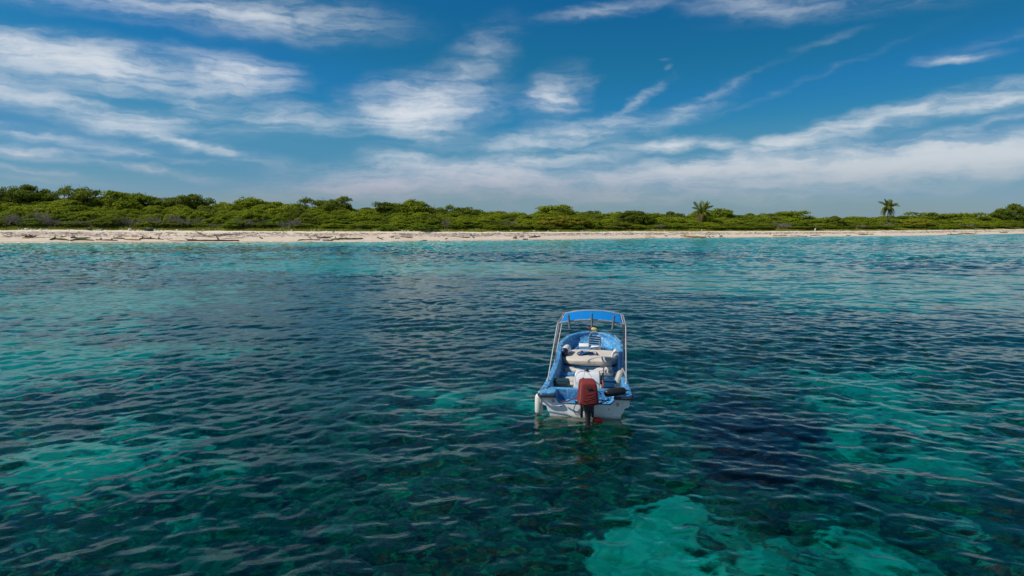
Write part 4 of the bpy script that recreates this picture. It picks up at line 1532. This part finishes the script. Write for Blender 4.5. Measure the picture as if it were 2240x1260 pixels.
vr = random.Random(5)
rows = [(20.5, 0.30, 46, 'front'), (24, 0.48, 40, 'front'), (28, 0.64, 44, 'middle'), (33, 0.78, 48, 'middle'), (40, 0.91, 50, 'top'), (48, 1.0, 52, 'top')]
ROWN = dict(zip((r_[0] for r_ in rows), ('first', 'second', 'third', 'fourth', 'fifth', 'rearmost')))
for d0, f0, step, rname in rows:
    px = -170.0
    while px < 2420:
        px += step * vr.uniform(0.72, 1.28) * (1.12 if px < 700 else 0.95 if px < 1500 else 0.80)
        d = d0 + vr.uniform(-1.8, 1.8)
        x, y = column_point(px, d)
        z = lz(x, y)
        ysky = np.interp(px, SK_X, SK_Y)
        dep = y
        zsky = CAM_H + (487 - ysky) / F_PX * dep
        zb = float(np.interp(x, BERM_X, BERM_Z))
        topz = zb + (zsky - zb) * f0 + vr.uniform(-.35, .40) * (0.5 if rname == 'top' else 1)
        h = max(topz - z, 0.8)
        w = max(h * vr.uniform(1.25, 1.7), step * dep / F_PX * 0.95)
        dd = vr.random()
        rz = vr.uniform(0, 6.28)
        if rname == 'front' and dd < (.20 if px < 700 else .10):
            hh = min(h, 2.4)
            k = vr.randrange(3)
            o = tag(link('dead_shrub', DEAD[k], TWIG), 'grey leafless shrub below the ' + zone(px), 'shrub', 'dead shrubs in the scrub')
            o.location, o.rotation_euler, o.scale = (x, y, z - .05), (0, 0, rz), (w * .8, w * .8, hh * 1.25)
            continue
        if rname == 'front' and dd < .34:
            k = vr.randrange(2)
            plant('shrub', SHRUBS_B[k], 'b%d' % k, x, y, z, w, w, h, rz, 'low bright green shrub in the %s row below the ' % ('first' if d0 < 22 else 'second') + zone(px), 'shrub', 'bright green shrubs')
        elif dd > .82:
            k = vr.randrange(2)
            plant('shrub', SHRUBS_D[k], 'd%d' % k, x, y, z, w, w, h, rz, 'dark green shrub in the %s row near the ' % ROWN[d0] + zone(px), 'shrub', 'dark green shrubs')
        else:
            k = vr.randrange(4)
            plant('shrub', SHRUBS[k], 's%d' % k, x, y, z, w, w, h, rz, 'olive green shrub in the %s row near the ' % ROWN[d0] + zone(px), 'shrub', 'olive green shrubs')

# single shrubs one can point to
for px, ytop, wpx, d, var, key, label in (
        (1215, 474, 80, 24, SHRUBS_Y[0], 'y0', 'yellow flowering shrub standing out in the scrub behind the boat'),
        (1262, 476, 60, 23, SHRUBS_Y[0], 'y0', 'smaller yellowish shrub right of the yellow flowering one'),
        (850, 492, 42, 14.5, SHRUBS_B[0], 'b0', 'rounded bright green bush at the grass edge, left of a pair'),
        (925, 489, 60, 15.0, SHRUBS_B[1], 'b1', 'rounded bright green bush at the grass edge, right of a pair'),
        (325, 498, 30, 13.4, SHRUBS_B[0], 'b0', 'small bright green bush beside the black drum on the beach'),
        (1375, 462, 62, 27, SHRUBS_D[0], 'd0', 'round dark green bush with deep shade below, left of the first palm'),
        (1400, 464, 56, 26, SHRUBS_D[1], 'd1', 'second round dark bush touching the one with deep shade below'),
        (1822, 473, 42, 25, SHRUBS_D[0], 'd0', 'dark rounded bush left of the tall palm'),
        (1995, 482, 70, 24, SHRUBS_Y[0], 'y0', 'yellow green shrub right of the tall palm'),
        (235, 475, 60, 19, SHRUBS_D[1], 'd1', 'deep green bush beside the dark hollow in the left scrub')):
    x, y = column_point(px, d)
    z = lz(x, y)
    h = CAM_H + (487 - ytop) / F_PX * y - z
    w = wpx / F_PX * y / 1.25
    plant('shrub', var, key, x, y, z, w, w, max(h, .7) * 1.05, vr.uniform(0, 6), label, 'shrub', None)

for i, (px, hh, ww, label) in enumerate(((12, 3.6, 5.5, 'grey leafless thicket at the very left edge of the scrub'), (52, 3.0, 5.0, 'grey twiggy bush just left of the dark hollow'),
        (96, 4.2, 4.5, 'tall dark leafless bush in the hollow at left'), (118, 2.6, 4.0, 'leafless bush at the right of the dark hollow'), (168, 1.9, 6.5, 'low wide grey dead shrub spreading over the grass'),
        (268, 2.8, 4.6, 'grey bare shrub left of three in a row above the dark crate'), (300, 2.5, 4.2, 'grey bare shrub in the middle of three above the black drum'), (340, 3.1, 4.4, 'grey bare shrub right of three above the black drum'),
        (382, 3.4, 3.4, 'pale forked dead bush beside a dark gap'), (405, 2.8, 3.6, 'dark leafless bush in the gap at the foot of the scrub'), (535, 2.6, 5.0, 'grey dead shrub below the twiggy topped tree'),
        (648, 2.4, 3.6, 'dead shrub left of the green front bushes'), (976, 3.3, 2.2, 'pale standing dead stems at the foot of the scrub'), (1440, 1.6, 3.6, 'grey dry shrub left of the short palm'), (1715, 2.0, 5.0, 'grey dry shrub midway between the palms'), (1880, 1.5, 4.0, 'low grey shrub left of the tall palm'))):
    x, y = column_point(px, 18.2 + (i % 3) * .5)
    o = tag(link('dead_shrub', DEAD[i % 3], TWIG), label, 'shrub')
    o.location, o.rotation_euler, o.scale = (x, y, lz(x, y) - .05), (0, 0, i * 1.3), (ww * .75, ww * .75, hh * 1.25)

# trees one can tell apart on the skyline
for i, (px, ytop, wpx, kind, label) in enumerate((
        (28, 410, 70, 't', 'leftmost dark spreading tree on the skyline'),
        (66, 405, 74, 't', 'tallest dark tree of the left clump on the skyline'),
        (97, 414, 50, 't', 'narrow dark tree at the right of the leftmost clump'),
        (152, 408, 66, 'b', 'half bare tree with thin twigs above the left scrub'),
        (200, 410, 84, 't', 'broad tree right of the half bare one on the left'),
        (285, 422, 100, 'g', 'wide low olive tree on the left skyline'),
        (372, 429, 74, 't', 'flat topped tree, left of a touching pair'),
        (430, 426, 72, 't', 'rounded tree, right of a touching pair'),
        (545, 432, 74, 'g', 'olive tree with a twiggy top left of the gap in the skyline'),
        (686, 433, 60, 'b', 'sparse twiggy tree beside a dense dark one'),
        (736, 430, 66, 't', 'dense dark tree leaning right above the scrub'),
        (852, 444, 74, 't', 'low dark tree left of a feathery taller one'),
        (896, 437, 84, 'g', 'feathery olive tree above the scrub left of the middle'),
        (975, 449, 52, 'b', 'tree with pale bare hanging stems'),
        (1022, 452, 60, 't', 'small dark tree right of the pale bare stems'),
        (1216, 451, 84, 'g', 'rounded olive tree on the skyline above the yellow shrub'),
        (1565, 456, 70, 'g', 'bushy olive tree directly right of the first palm'),
        (1728, 463, 70, 'g', 'low olive tree midway between the two palms'),
        (2025, 463, 74, 't', 'low dark tree right of the tall palm'),
        (2100, 467, 90, 'g', 'low wide olive tree near the right end of the skyline'),
        (2186, 456, 58, 't', 'big dark tree at the right end of the scrub'),
        (2214, 446, 50, 't', 'taller dark crown behind the big tree at the right end'))):
    x, y = column_point(px, 36 if px > 2150 else 44)
    z = lz(x, y)
    h = CAM_H + (487 - ytop) / F_PX * y - z
    w = wpx / F_PX * y / 1.05
    if kind == 't':
        k = i % 4
        var, key = TREES[k], 't%d' % k
    elif kind == 'g':
        k = i % 2
        var, key = TREES_G[k], 'g%d' % k
    else:
        var, key = TREE_BARE, 'bare'
    plant('tree', var, key, x, y, z, w, w, h * 1.06, vr.uniform(0, 6), label, 'tree', None)


# coconut palms
def frond_mesh(seed, droop):
    g = np.random.default_rng(seed)
    pts = []
    n = 22
    for i in range(n + 1):
        t = i / n
        pts.append(np.array([t * (1 - .22 * droop * t), 0, .42 * t * (1 - droop * 1.15 * t) - droop * .35 * t ** 3]))
    v, q, lf = [], [], []
    for i in range(2, n):
        p, nx = pts[i], pts[i + 1]
        tdir = (nx - p) / np.linalg.norm(nx - p)
        ln = .30 * math.sin(PI * (.10 + .86 * i / n)) * .75 + .04
        for s in (-1, 1):
            for k in range(2):
                p0 = p + tdir * (.02 * k)
                tip = p0 + tdir * ln * .55 + np.array([0, s * ln * .82, -ln * (.35 + .5 * droop) + g.uniform(-.03, .03)])
                b = len(v)
                m_ = (p0 + tip) / 2 + np.array([0, 0, .02])
                v += [p0, m_ + tdir * .016, tip, m_ - tdir * .016]
                q.append((b, b + 1, b + 2, b + 3))
                lf += [g.random()] * 4
    for i in range(n):
        b = len(v)
        w = .014 * (1 - i / n) + .004
        v += [pts[i] + [0, -w, 0], pts[i] + [0, w, 0], pts[i + 1] + [0, w, 0], pts[i + 1] + [0, -w, 0]]
        q.append((b, b + 1, b + 2, b + 3))
        lf += [.5] * 4
    me = mesh_np('frond', np.array(v), np.array(q), False)
    add_attr(me, 'leaf', np.array(lf))
    return me


FR = [frond_mesh(40 + k, dr) for k, dr in enumerate((.35, .6, .9, 1.25))]
FRD = [frond_mesh(50 + k, dr) for k, dr in enumerate((1.35, 1.6))]


def palm(px, ybase, ytop, wpx, d, label, short):
    x, y = column_point(px, d)
    z = lz(x, y)
    S = y / F_PX
    R = wpx * S / 2 * 1.08
    ztop = CAM_H + (487 - ytop) * S
    hub = ztop - R * .78
    t = tag(empty('coconut_palm', (x, y, z)), label, 'palm tree')
    hz = hub - z
    tr_ = MB()
    pts = spline([(-.25, 0, -.2), (-.18, 0, hz * .35), (-.02, 0, hz * .75), (0, 0, hz)], 5)
    tr_.tube(pts, [.24 - .10 * i / (len(pts) - 1) for i in range(len(pts))], 9)
    tr_.build('trunk', PALMTRUNK, t)
    g = random.Random(px)
    n = 34 if short else 26
    for k in range(n):
        u = k / n
        if u > .80:
            me, mt = FRD[k % 2], LEAF_PALMDRY
            el_ = math.radians(g.uniform(-35, -8))
        else:
            me, mt = FR[min(3, int(u * 5))], LEAF_PALM
            el_ = math.radians((62 - 125 * u if short else 72 - 95 * u) + g.uniform(-8, 8))
        f = bpy.data.objects.new('frond', me)
        COL.objects.link(f)
        if len(me.materials) == 0:
            me.materials.append(mt)
        f.parent = t
        if short and u <= .80:
            f.material_slots[0].link = 'OBJECT'
            f.material_slots[0].material = LEAF_DARK
        f.location = (0, 0, hz)
        f.rotation_euler = (g.uniform(-.5, .5), -el_, k * 2.4 + g.uniform(-.5, .5))
        s = R * g.uniform(.72, 1.22) * (1.2 if short else 1)
        f.scale = (s, s, s)
        if u > .80:
            f['label'] = 'dry brown hanging frond'
    ct = MB()
    for k in range(5):
        a = k * 1.26
        ct.lathe([(0, .04), (.3, .12), (.7, .12), (1, .03)], (.2 * math.cos(a), .2 * math.sin(a), hz - .12), (.22 * math.cos(a), .22 * math.sin(a), hz - .42), 7)
    ct.build('coconuts', PALMTRUNK, t)


palm(1534, 488, 446, 44, 27, 'short coconut palm with hanging dry fronds half sunk in the scrub', True)
palm(1938, 493, 437, 44, 26, 'tall coconut palm standing clear above the scrub on a thin trunk', False)

# understory that closes the gaps, one uncountable mass
g = np.random.default_rng(77)
n = 26000
px = g.uniform(-250, 2500, n)
d = 19.0 + 38 * g.random(n)
u = (px - 1120) / F_PX
ys = np.full(n, 160.0)
for _ in range(40):
    ys -= (shore_d(u * ys, ys) - d) * .8
ux, uy = u * ys, ys
uz = land_z(ux, uy) + g.random(n) * np.interp(d, [19, 23, 40, 60], [.4, 1.1, 2.0, 2.4])
nn = g.standard_normal((n, 3)) + np.array([0, 0, .8])
nn /= np.linalg.norm(nn, axis=1, keepdims=True)
me = leaf_mesh('undergrowth', np.stack([ux, uy, uz], 1), nn, .42, g)
tag(link('undergrowth', me, LEAF_SHRUB), 'low tangled undergrowth filling the gaps between the shrubs', 'undergrowth', kind='stuff')

# beach grass and creepers on the berm
n = 26000
px = g.uniform(-250, 2500, n)
d = 12.4 + 9.0 * g.random(n) ** 1.2 + (fbm(px * .02, px * 0 + 3, 3) - .5) * 1.4
u = (px - 1120) / F_PX
ys = np.full(n, 160.0)
for _ in range(40):
    ys -= (shore_d(u * ys, ys) - d) * .8
gx, gy = u * ys, ys
hh = g.uniform(.10, .34, n) * np.interp(d, [12, 13.5, 21], [.35, .8, 1.6]) * (0.6 + .9 * vnoise(gx * .25, gy * .25))
gz = land_z(gx, gy)
a = g.uniform(0, 2 * np.pi, n)
wv_ = g.uniform(.05, .16, n)
v = np.stack([np.stack([gx - np.cos(a) * wv_, gy - np.sin(a) * wv_, gz - .02], 1), np.stack([gx + np.cos(a) * wv_, gy + np.sin(a) * wv_, gz - .02], 1),
              np.stack([gx + g.uniform(-.15, .15, n) + np.cos(a) * .03, gy + g.uniform(-.15, .15, n), gz + hh], 1), np.stack([gx + g.uniform(-.15, .15, n), gy, gz + hh * .9], 1)], 1).reshape(-1, 3)
me = mesh_np('beach_grass', v, np.arange(n * 4).reshape(n, 4), False)
add_attr(me, 'leaf', np.repeat(g.random(n), 4))
tag(link('beach_grass', me, GRASS_M), 'low green grass and creepers along the top of the beach', 'grass', kind='stuff')


# ------------------------------------------------------------------ things washed up on the beach
def beach_hit(px, py):
    r = ray(px, py)
    lo = None
    for yy in np.arange(110, 330, .25):
        t = yy / r[1]
        x, z = r[0] * t, CAM_H + r[2] * t
        if float(shore_d(np.array(x), np.array(yy))) > -1.5 and z <= max(lz(x, yy), 0.02):
            lo = (x, yy, max(lz(x, yy), 0.0))
            break
    return Vector(lo) if lo else Vector((r[0] / r[1] * 200, 200, 1))


WOODS = {'brown': simple('wet_brown_wood', (0.15, 0.095, 0.05), 0.8, var=.7, var_scale=2, col2=(0.06, 0.04, 0.025)),
         'grey': simple('bleached_wood', (0.27, 0.22, 0.18), 0.9, var=.6, var_scale=2, col2=(0.15, 0.12, 0.10)),
         'dark': simple('dark_wet_wood', (0.075, 0.062, 0.034), 0.75, var=.6, var_scale=2, col2=(0.13, 0.11, 0.06)),
         'green': simple('weedy_wood', (0.11, 0.12, 0.022), 0.8, var=.8, var_scale=1.5, col2=(0.05, 0.045, 0.02)),
         'gold': simple('golden_wood', (0.34, 0.19, 0.06), 0.8, var=.7, var_scale=1.5, col2=(0.13, 0.08, 0.03))}
lr_ = random.Random(12)


def log(pts, rad, mat, label, cat='driftwood', branches=0, knobs=0):
    """pts: photo pixels along the piece (third value: lift above the sand in metres)."""
    W_ = []
    for p in pts:
        w = beach_hit(p[0], p[1])
        w.z += rad * .45 + (p[2] if len(p) > 2 else 0)
        W_.append(w)
    c = W_[0].copy()
    c.z -= rad * .45
    t = tag(empty('driftwood_log' if cat == 'driftwood' else 'driftwood', c), label, cat, 'driftwood on the beach')
    P = spline([w - c for w in W_], 4)
    R = [rad * .72 * (.55 + .55 * math.sin(PI * (.12 + .8 * i / max(1, len(P) - 1)))) * lr_.uniform(.85, 1.15) for i in range(len(P))]
    P = [p + Vector((0, lr_.uniform(-.12, .12), lr_.uniform(-.04, .06))) for p in P]
    b = MB().tube(P, R, 7)
    b.build('stem', WOODS[mat], t)
    for k in range(branches):
        p = P[int(len(P) * lr_.uniform(.15, .9))]
        dv = Vector((lr_.uniform(-1, 1), lr_.uniform(-.6, .6), lr_.uniform(.2, .9)))
        e = p + dv * lr_.uniform(.5, 1.1)
        MB().tube(spline([p, (p + e) / 2 + Vector((lr_.uniform(-.1, .1), 0, .08)), e], 3), [rad * .45, rad * .4, rad * .35, rad * .3, rad * .25, rad * .18, rad * .12], 5).build('branch', WOODS[mat], t)
    for k in range(knobs):
        p = P[int(len(P) * (k + .5) / knobs)]
        MB().lathe([(0, rad * .6), (.5, rad * .9), (1, rad * .3)], p, p + Vector((lr_.uniform(-.2, .2), 0, rad * 2.2)), 6).build('root_stub', WOODS[mat], t)
    return t


log([(49, 521.5), (64, 522)], .17, 'gold', 'pale yellowish log end at the far left of the beach')
log([(55, 520, .15), (77, 520.5, .1)], .30, 'brown', 'brown heap of dead palm fronds at the far left of the beach', branches=5)
log([(80, 519.5), (112, 519.8)], .08, 'green', 'thin yellow green stalk right of the brown frond heap')
log([(110, 525.5), (121, 524, .1), (150, 526.5)], .26, 'green', 'mossy dark log lying near the water at left', branches=2)
log([(131, 519.5), (143, 518.5)], .14, 'brown', 'short brown branch above the mossy dark log', branches=2)
log([(155, 521), (170, 521.5)], .26, 'brown', 'brown stump end behind the second mossy log', branches=3)
log([(166, 521.8), (199, 521.5)], .18, 'dark', 'straight dark log behind the second mossy log')
log([(153, 527.5), (172, 525.5, .1), (205, 526.6)], .24, 'green', 'second mossy log with an orange tail at left')
log([(210, 525.8), (232, 526.5), (257, 526.8)], .20, 'brown', 'long brown weathered log close to the water at left', knobs=2)
log([(248, 522.5), (272, 523)], .24, 'grey', 'grey knotted driftwood behind the brown weathered log', branches=3)
log([(272, 524.5), (308, 526.4)], .19, 'gold', 'orange brown log pointing down towards the water')
log([(305, 524), (320, 523, .1), (338, 523.5), (357, 525)], .20, 'dark', 'dark crooked log with root knobs at both ends', knobs=3)
log([(357, 521), (366, 523.5), (378, 523)], .09, 'dark', 'thin forked stick right of the crooked dark log', branches=1)
log([(369, 527.2), (410, 527.8)], .13, 'grey', 'grey pole at the waterline left of the longest log')
log([(404, 522), (412, 525, .05), (430, 524.5)], .12, 'dark', 'small dark branch above the longest log', branches=1)
log([(410, 527.6), (430, 527.4), (475, 527.8), (523, 527.3)], .24, 'dark', 'longest dark log lying along the waterline')
log([(470, 518, .5), (475, 524, .3), (477, 527)], .16, 'dark', 'short dark post like branch rising from the longest log')
log([(425, 506), (438, 513, .2), (446, 518, .3), (462, 520, .2), (482, 517, .2), (500, 514), (533, 512.5)], .17, 'grey', 'big grey branching tree limb sprawled on the sand', branches=5)
log([(485, 523), (505, 522), (537, 521)], .10, 'grey', 'slender grey log right of the sprawling limb')
log([(652, 526.5), (672, 525.2), (700, 526)], .18, 'brown', 'brown log at the waterline, left part of a long raft')
log([(672, 518, .2), (684, 525)], .10, 'dark', 'dark stick leaning against the raft of logs')
log([(694, 523.5, .2), (722, 522.5, .2)], .26, 'brown', 'brown tangled wood heap in the middle of the raft', branches=4)
log([(706, 526.5), (728, 527)], .22, 'dark', 'dark wet log beneath the tangled heap')
log([(725, 525.5), (745, 524.6, .1), (775, 523.6), (794, 522.6)], .26, 'green', 'bright mossy green log at the right of the raft', branches=2)
log([(568, 520.5, .1), (574, 523)], .22, 'dark', 'small dark stump alone on the wet sand')
log([(824, 520.5), (830, 522.5, .15), (838, 525)], .13, 'dark', 'dark forked branch standing on clean sand', branches=3)
log([(855, 520), (862, 518.5)], .16, 'dark', 'short dark snag left of the tan log', branches=1)
log([(864, 522.3), (875, 521.3)], .11, 'brown', 'short plain plank below the tan log', 'plank')
log([(876, 518.5), (890, 520), (902, 520.6)], .20, 'gold', 'tan log with a thick cut end')
log([(919, 527.6), (934, 526.4)], .13, 'brown', 'brown plank at the edge of the water', 'plank')
log([(973, 523.8), (979, 522.3)], .12, 'dark', 'tiny dark curved stick alone on the sand')
log([(978, 517.5), (1003, 519), (1018, 521)], .12, 'grey', 'long slim pole sloping down the beach')
log([(1012, 521), (1028, 520.4)], .18, 'green', 'yellow green log at the foot of the slim pole')
log([(1122, 521.8), (1131, 522)], .24, 'green', 'olive clump of weed left of the boat canopy', branches=3)
log([(1135, 519.6), (1147, 518.6)], .12, 'dark', 'thin dark twig right of the olive weed clump', branches=2)
log([(1157, 519.8), (1170, 519.5), (1182, 517.5)], .24, 'brown', 'brown log with a knobbed left end', knobs=1)
log([(1410, 519), (1434, 519.4)], .10, 'brown', 'thin brown stick left of the big golden log')
log([(1454, 517), (1461, 517)], .20, 'dark', 'dark lump of wood left of the big golden log')
log([(1489, 516.5), (1505, 519, .1), (1525, 520, .1), (1545, 520.5)], .30, 'gold', 'big golden brown log in the water\'s edge', branches=4)
log([(1542, 519.5, .1), (1548, 514, .5), (1552, 510, .6)], .12, 'grey', 'grey branch rising at the end of the golden log')
log([(1550, 519), (1553, 518)], .16, 'dark', 'small dark knot right of the golden log')
log([(1556, 517.6), (1563, 517.8)], .11, 'dark', 'short dark bar further right of the golden log')
log([(1574, 519), (1578, 517.5, .1), (1581, 517.6)], .18, 'dark', 'dark snag with an upright twig below the short palm', branches=2)
log([(1690, 516.6), (1706, 516)], .16, 'gold', 'first golden log right of the short palm')
log([(1703, 516.6), (1722, 515.4)], .16, 'green', 'mossy log touching the first golden log')
log([(1728, 516.4), (1748, 516.9), (1766, 517.3)], .14, 'dark', 'dark low log below the white post')
log([(1772, 516), (1790, 514.8), (1795, 515.6)], .17, 'gold', 'golden log right of the dark low log')
log([(1850, 516), (1861, 515.6)], .15, 'brown', 'pair of brown lumps at the waterline left of the tall palm')
log([(1877, 513.2), (1890, 514), (1900, 513.2)], .20, 'brown', 'brown log left below the tall palm', branches=2)
log([(1902, 513.2), (1910, 513.4)], .14, 'brown', 'short brown log end directly below the tall palm', branches=1)
log([(2072, 513.8), (2080, 513.4), (2105, 514)], .18, 'dark', 'dark log lying in the shallows at right', knobs=1)
log([(2095, 511), (2115, 512, .1), (2133, 512.4)], .22, 'gold', 'yellow brown log with a raised branch at right', branches=1)
log([(2132, 512.2, .1), (2137, 508, .4)], .11, 'brown', 'branch rising at the right end of the yellow brown log')
log([(2187, 509), (2204, 509.4)], .20, 'gold', 'last golden log at the right end of the beach')

# grey wrack of sticks and weed between the tide lines: uncountable
n = 5200
px = g.uniform(-200, 2450, n)
d = 5.6 + 4.6 * g.random(n) + 1.5 * (fbm(px * .03, px * 0 + 7, 3) - .5)
keep = vnoise(px * .045, d * .5) + .45 * g.random(n) > .66
px, d = px[keep], d[keep]
n = len(px)
u = (px - 1120) / F_PX
ys = np.full(n, 160.0)
for _ in range(40):
    ys -= (shore_d(u * ys, ys) - d) * .8
kx, ky = u * ys, ys
kz = land_z(kx, ky)
ln = g.uniform(.15, .75, n) * np.where(g.random(n) < .12, 2.2, 1)
a = g.normal(0, .5, n)
r_ = g.uniform(.02, .055, n)
dx, dy = np.cos(a) * ln / 2, np.sin(a) * ln / 2
tilt = g.normal(0, .12, n) * ln
v = []
for sx_, (oy, oz) in ((-1, (-1, 0)), (-1, (1, 0)), (-1, (0, 1.6)), (1, (-1, 0)), (1, (1, 0)), (1, (0, 1.6))):
    v.append(np.stack([kx + sx_ * dx - np.sin(a) * r_ * oy, ky + sx_ * dy + np.cos(a) * r_ * oy, kz + r_ * oz + sx_ * tilt * .5 + .02], 1))
v = np.stack(v, 1).reshape(-1, 3)
b = np.arange(n)[:, None] * 6
q = np.concatenate([b + np.array([[0, 3, 5, 2]]), b + np.array([[1, 2, 5, 4]]), b + np.array([[0, 1, 4, 3]])])
me = mesh_np('wrack', v, q, False)
tag(link('wrack', me, WOODS['grey']), 'band of grey sticks and dry weed stranded between the tide lines', 'beach wrack', kind='stuff')

# litter along the grass edge
LIT_W = simple('white_plastic', (0.78, 0.78, 0.76), 0.6)
LIT_B = simple('blue_plastic', (0.10, 0.30, 0.42), 0.6)
LIT_K = simple('black_plastic', (0.02, 0.022, 0.026), 0.5)
LIT_T = simple('dark_blue_crate', (0.02, 0.06, 0.11), 0.5)
LIT_O = simple('orange_plastic', (0.65, 0.22, 0.04), 0.6)
SCRAPS = [soft_mesh('scrap', (1, .8, .62), 2.6, 4, .16, 2.2, s) for s in (21, 22, 23, 24)]
for me in SCRAPS:
    me.materials.append(LIT_W)
for px, py, w, h in ((41, 503, 4, 2.5), (49, 503.6, 5, 2.5), (58, 502.6, 8, 4), (69, 503.4, 6, 3), (76, 503, 4, 2), (88, 503.6, 6, 3), (103, 503.8, 5, 3), (110, 504, 4, 2),
                     (150, 504, 4.5, 3), (206, 504.4, 4, 2), (212, 504.6, 3, 2.5), (216, 504.4, 4, 3), (267, 503.8, 3, 2.5), (284, 504.5, 7, 5), (303, 505, 5, 2.5), (310, 505, 4, 2), (339, 505, 5, 3),
                     (346, 505.4, 4, 2.5), (354, 505, 5, 2), (387, 504.8, 5, 3.5), (396, 505.4, 2, 1.5), (445, 505, 4.5, 2.5), (422, 506, 3, 2), (528, 505.6, 2.5, 1.5), (600, 505, 3, 1.5), (612, 504.8, 3, 2), (632, 505, 4, 2), (638, 505, 5, 2.5),
                     (682, 505.4, 4, 2), (688, 505.4, 4, 2.6), (697, 505.8, 3, 1.6), (708, 505.2, 3, 2), (714, 505.8, 2.5, 1.5), (784, 505.6, 4, 2), (790, 505.6, 3, 2), (823, 505.2, 4, 2), (880, 506.4, 5, 2.4), (886, 506.6, 4, 2.2),
                     (893, 506.4, 4, 1.8), (906, 506.4, 3, 2), (928, 506.4, 2.5, 1.8), (948, 507, 5, 1.8), (956, 506.6, 3, 2), (968, 506.4, 4, 1.6), (1037, 508, 3, 1.6), (1090, 508.2, 4, 2.6), (1118, 506, 2.5, 3), (1169, 506.6, 5, 3), (1178, 507, 4, 2),
                     (1199, 506.8, 4, 2.5), (1220, 506.6, 4, 1.5), (1244, 506.2, 3, 2), (1274, 506.2, 4, 2), (1283, 506.4, 3, 1.5), (1316, 509.6, 6, 3), (1322, 512, 5, 3.5), (1318, 511, 4, 2), (1340, 514, 8, 1.5), (1346, 514.5, 5, 1.5),
                     (1365, 506.6, 3, 1.5), (1412, 507, 3, 1.8), (1454, 506.4, 2.5, 1.8), (1535, 504.6, 4, 2.2), (1535.5, 503, 2, 1.5), (1745, 516, 3.4, 2.4), (1836, 506.8, 5, 2), (2083, 503.4, 3, 1.5), (2196, 501.6, 3, 1.6)):
    w_ = beach_hit(px, py)
    s_ = w_.y / F_PX
    near = ('far left end' if px < 180 else 'left part' if px < 600 else 'middle left part' if px < 1000 else 'part behind the boat' if px < 1420 else 'right part')
    o = bpy.data.objects.new('plastic_scrap', SCRAPS[lr_.randrange(4)])
    COL.objects.link(o)
    o.location = (w_.x, w_.y, w_.z + h * s_ * .35)
    o.scale = (w * s_, w * s_ * .8, h * s_ * 1.5)
    o.rotation_euler = (0, 0, lr_.uniform(-.6, .6))
    tag(o, 'small white scrap of litter along the grass edge, %s of the beach' % near, 'litter', 'white litter on the beach', 'thing')


def beach_thing(name, px, py, label, cat):
    w_ = beach_hit(px, py)
    return tag(empty(name, w_), label, cat), w_.y / F_PX


t, s_ = beach_thing('drum', 326, 505.2, 'black plastic drum lying beside a bright green bush', 'drum')
MB().lathe([(0, .30), (.03, .36), (.3, .38), (.33, .35), (.36, .38), (.64, .38), (.67, .35), (.7, .38), (.97, .36), (1, .30)], (-.52, 0, .34), (.52, .1, .34), 14).build('barrel', LIT_K, t)
t, s_ = beach_thing('crate', 196, 504, 'dark blue crate on the grass edge at left', 'crate')
MB().box((0, 0, .22), (.85, .5, .42)).build('crate_body', LIT_T, t, bevel=.03)
MB().box((0, 0, .46), (.90, .55, .06)).build('rim', LIT_T, t, bevel=.02)
t, s_ = beach_thing('jug', 222, 504.6, 'small blue plastic jug right of the dark crate', 'jug')
MB().lathe([(0, .16), (.1, .20), (.7, .20), (.85, .10), (1, .06)], (-.25, 0, .18), (.25, 0, .2), 10).build('body', LIT_B, t)
t, s_ = beach_thing('jug', 295, 504.8, 'small orange jug between white scraps and the black drum', 'jug')
MB().lathe([(0, .10), (.1, .14), (.7, .14), (.85, .08), (1, .05)], (-.25, 0, .13), (.22, 0, .14), 10).build('body', LIT_O, t)
t, s_ = beach_thing('bottle', 730, 508.6, 'light blue bottle on the open sand', 'bottle')
MB().lathe([(0, .09), (.1, .13), (.65, .13), (.8, .06), (1, .04)], (-.3, 0, .13), (.25, 0, .14), 10).build('body', LIT_B, t)
t, s_ = beach_thing('tarpaulin', 1031, 516.4, 'crumpled grey blue tarpaulin peak in the wrack', 'tarpaulin')
MB().add([(-.45, 0, 0), (.45, .05, 0), (.1, .5, 0), (-.02, .15, .62), (-.3, .3, 0)], [(0, 1, 3), (1, 2, 3), (2, 4, 3), (4, 0, 3)]).build('sheet', LIT_B, t)
t, s_ = beach_thing('rubber_boot', 1036, 520.6, 'black shiny lump like a boot below the blue tarpaulin', 'boot')
MB().tube(spline([(-.25, 0, .35), (-.05, 0, .18), (.1, 0, .1), (.3, 0, .07)], 3), [.12, .13, .13, .12, .12, .12, .11, .10, .08, .06], 8).build('body', LIT_K, t)
for px, lb in ((1147, 'left black rock of two in the shallows'), (1153, 'right black rock of two in the shallows')):
    w_ = beach_hit(px, 523.8)
    o = tag(link('rock', soft_mesh('rock', (.75 if px < 1150 else .4, .5, .36), 2.5, 6, .06, 3, px), LIT_K), lb, 'rock', 'black rocks in the shallows')
    o.location = (w_.x, w_.y, w_.z + .06)
t, s_ = beach_thing('post', 1783, 505.2, 'white forked post standing at the grass edge between the palms', 'post')
MB().tube([(-.04, 0, -.1), (0, 0, .62), (.08, 0, .80)], [.16, .15, .12], 8).build('post_body', LIT_W, t)
MB().tube([(.03, 0, .50), (.24, 0, .84)], [.10, .08], 6).build('arm', LIT_W, t)
t, s_ = beach_thing('post', 2027, 506, 'dark weathered post on the sand at right', 'post')
MB().tube([(0, 0, -.1), (.05, 0, .45), (.12, 0, .72)], [.09, .12, .16], 7).build('post_body', WOODS['dark'], t)
t, s_ = beach_thing('post', 620, 510.5, 'dark forked stick planted in the upper sand at left', 'post')
MB().tube([(.08, 0, -.1), (.02, 0, .30), (-.12, 0, .46)], [.06, .07, .05], 6).build('post_body', WOODS['dark'], t)
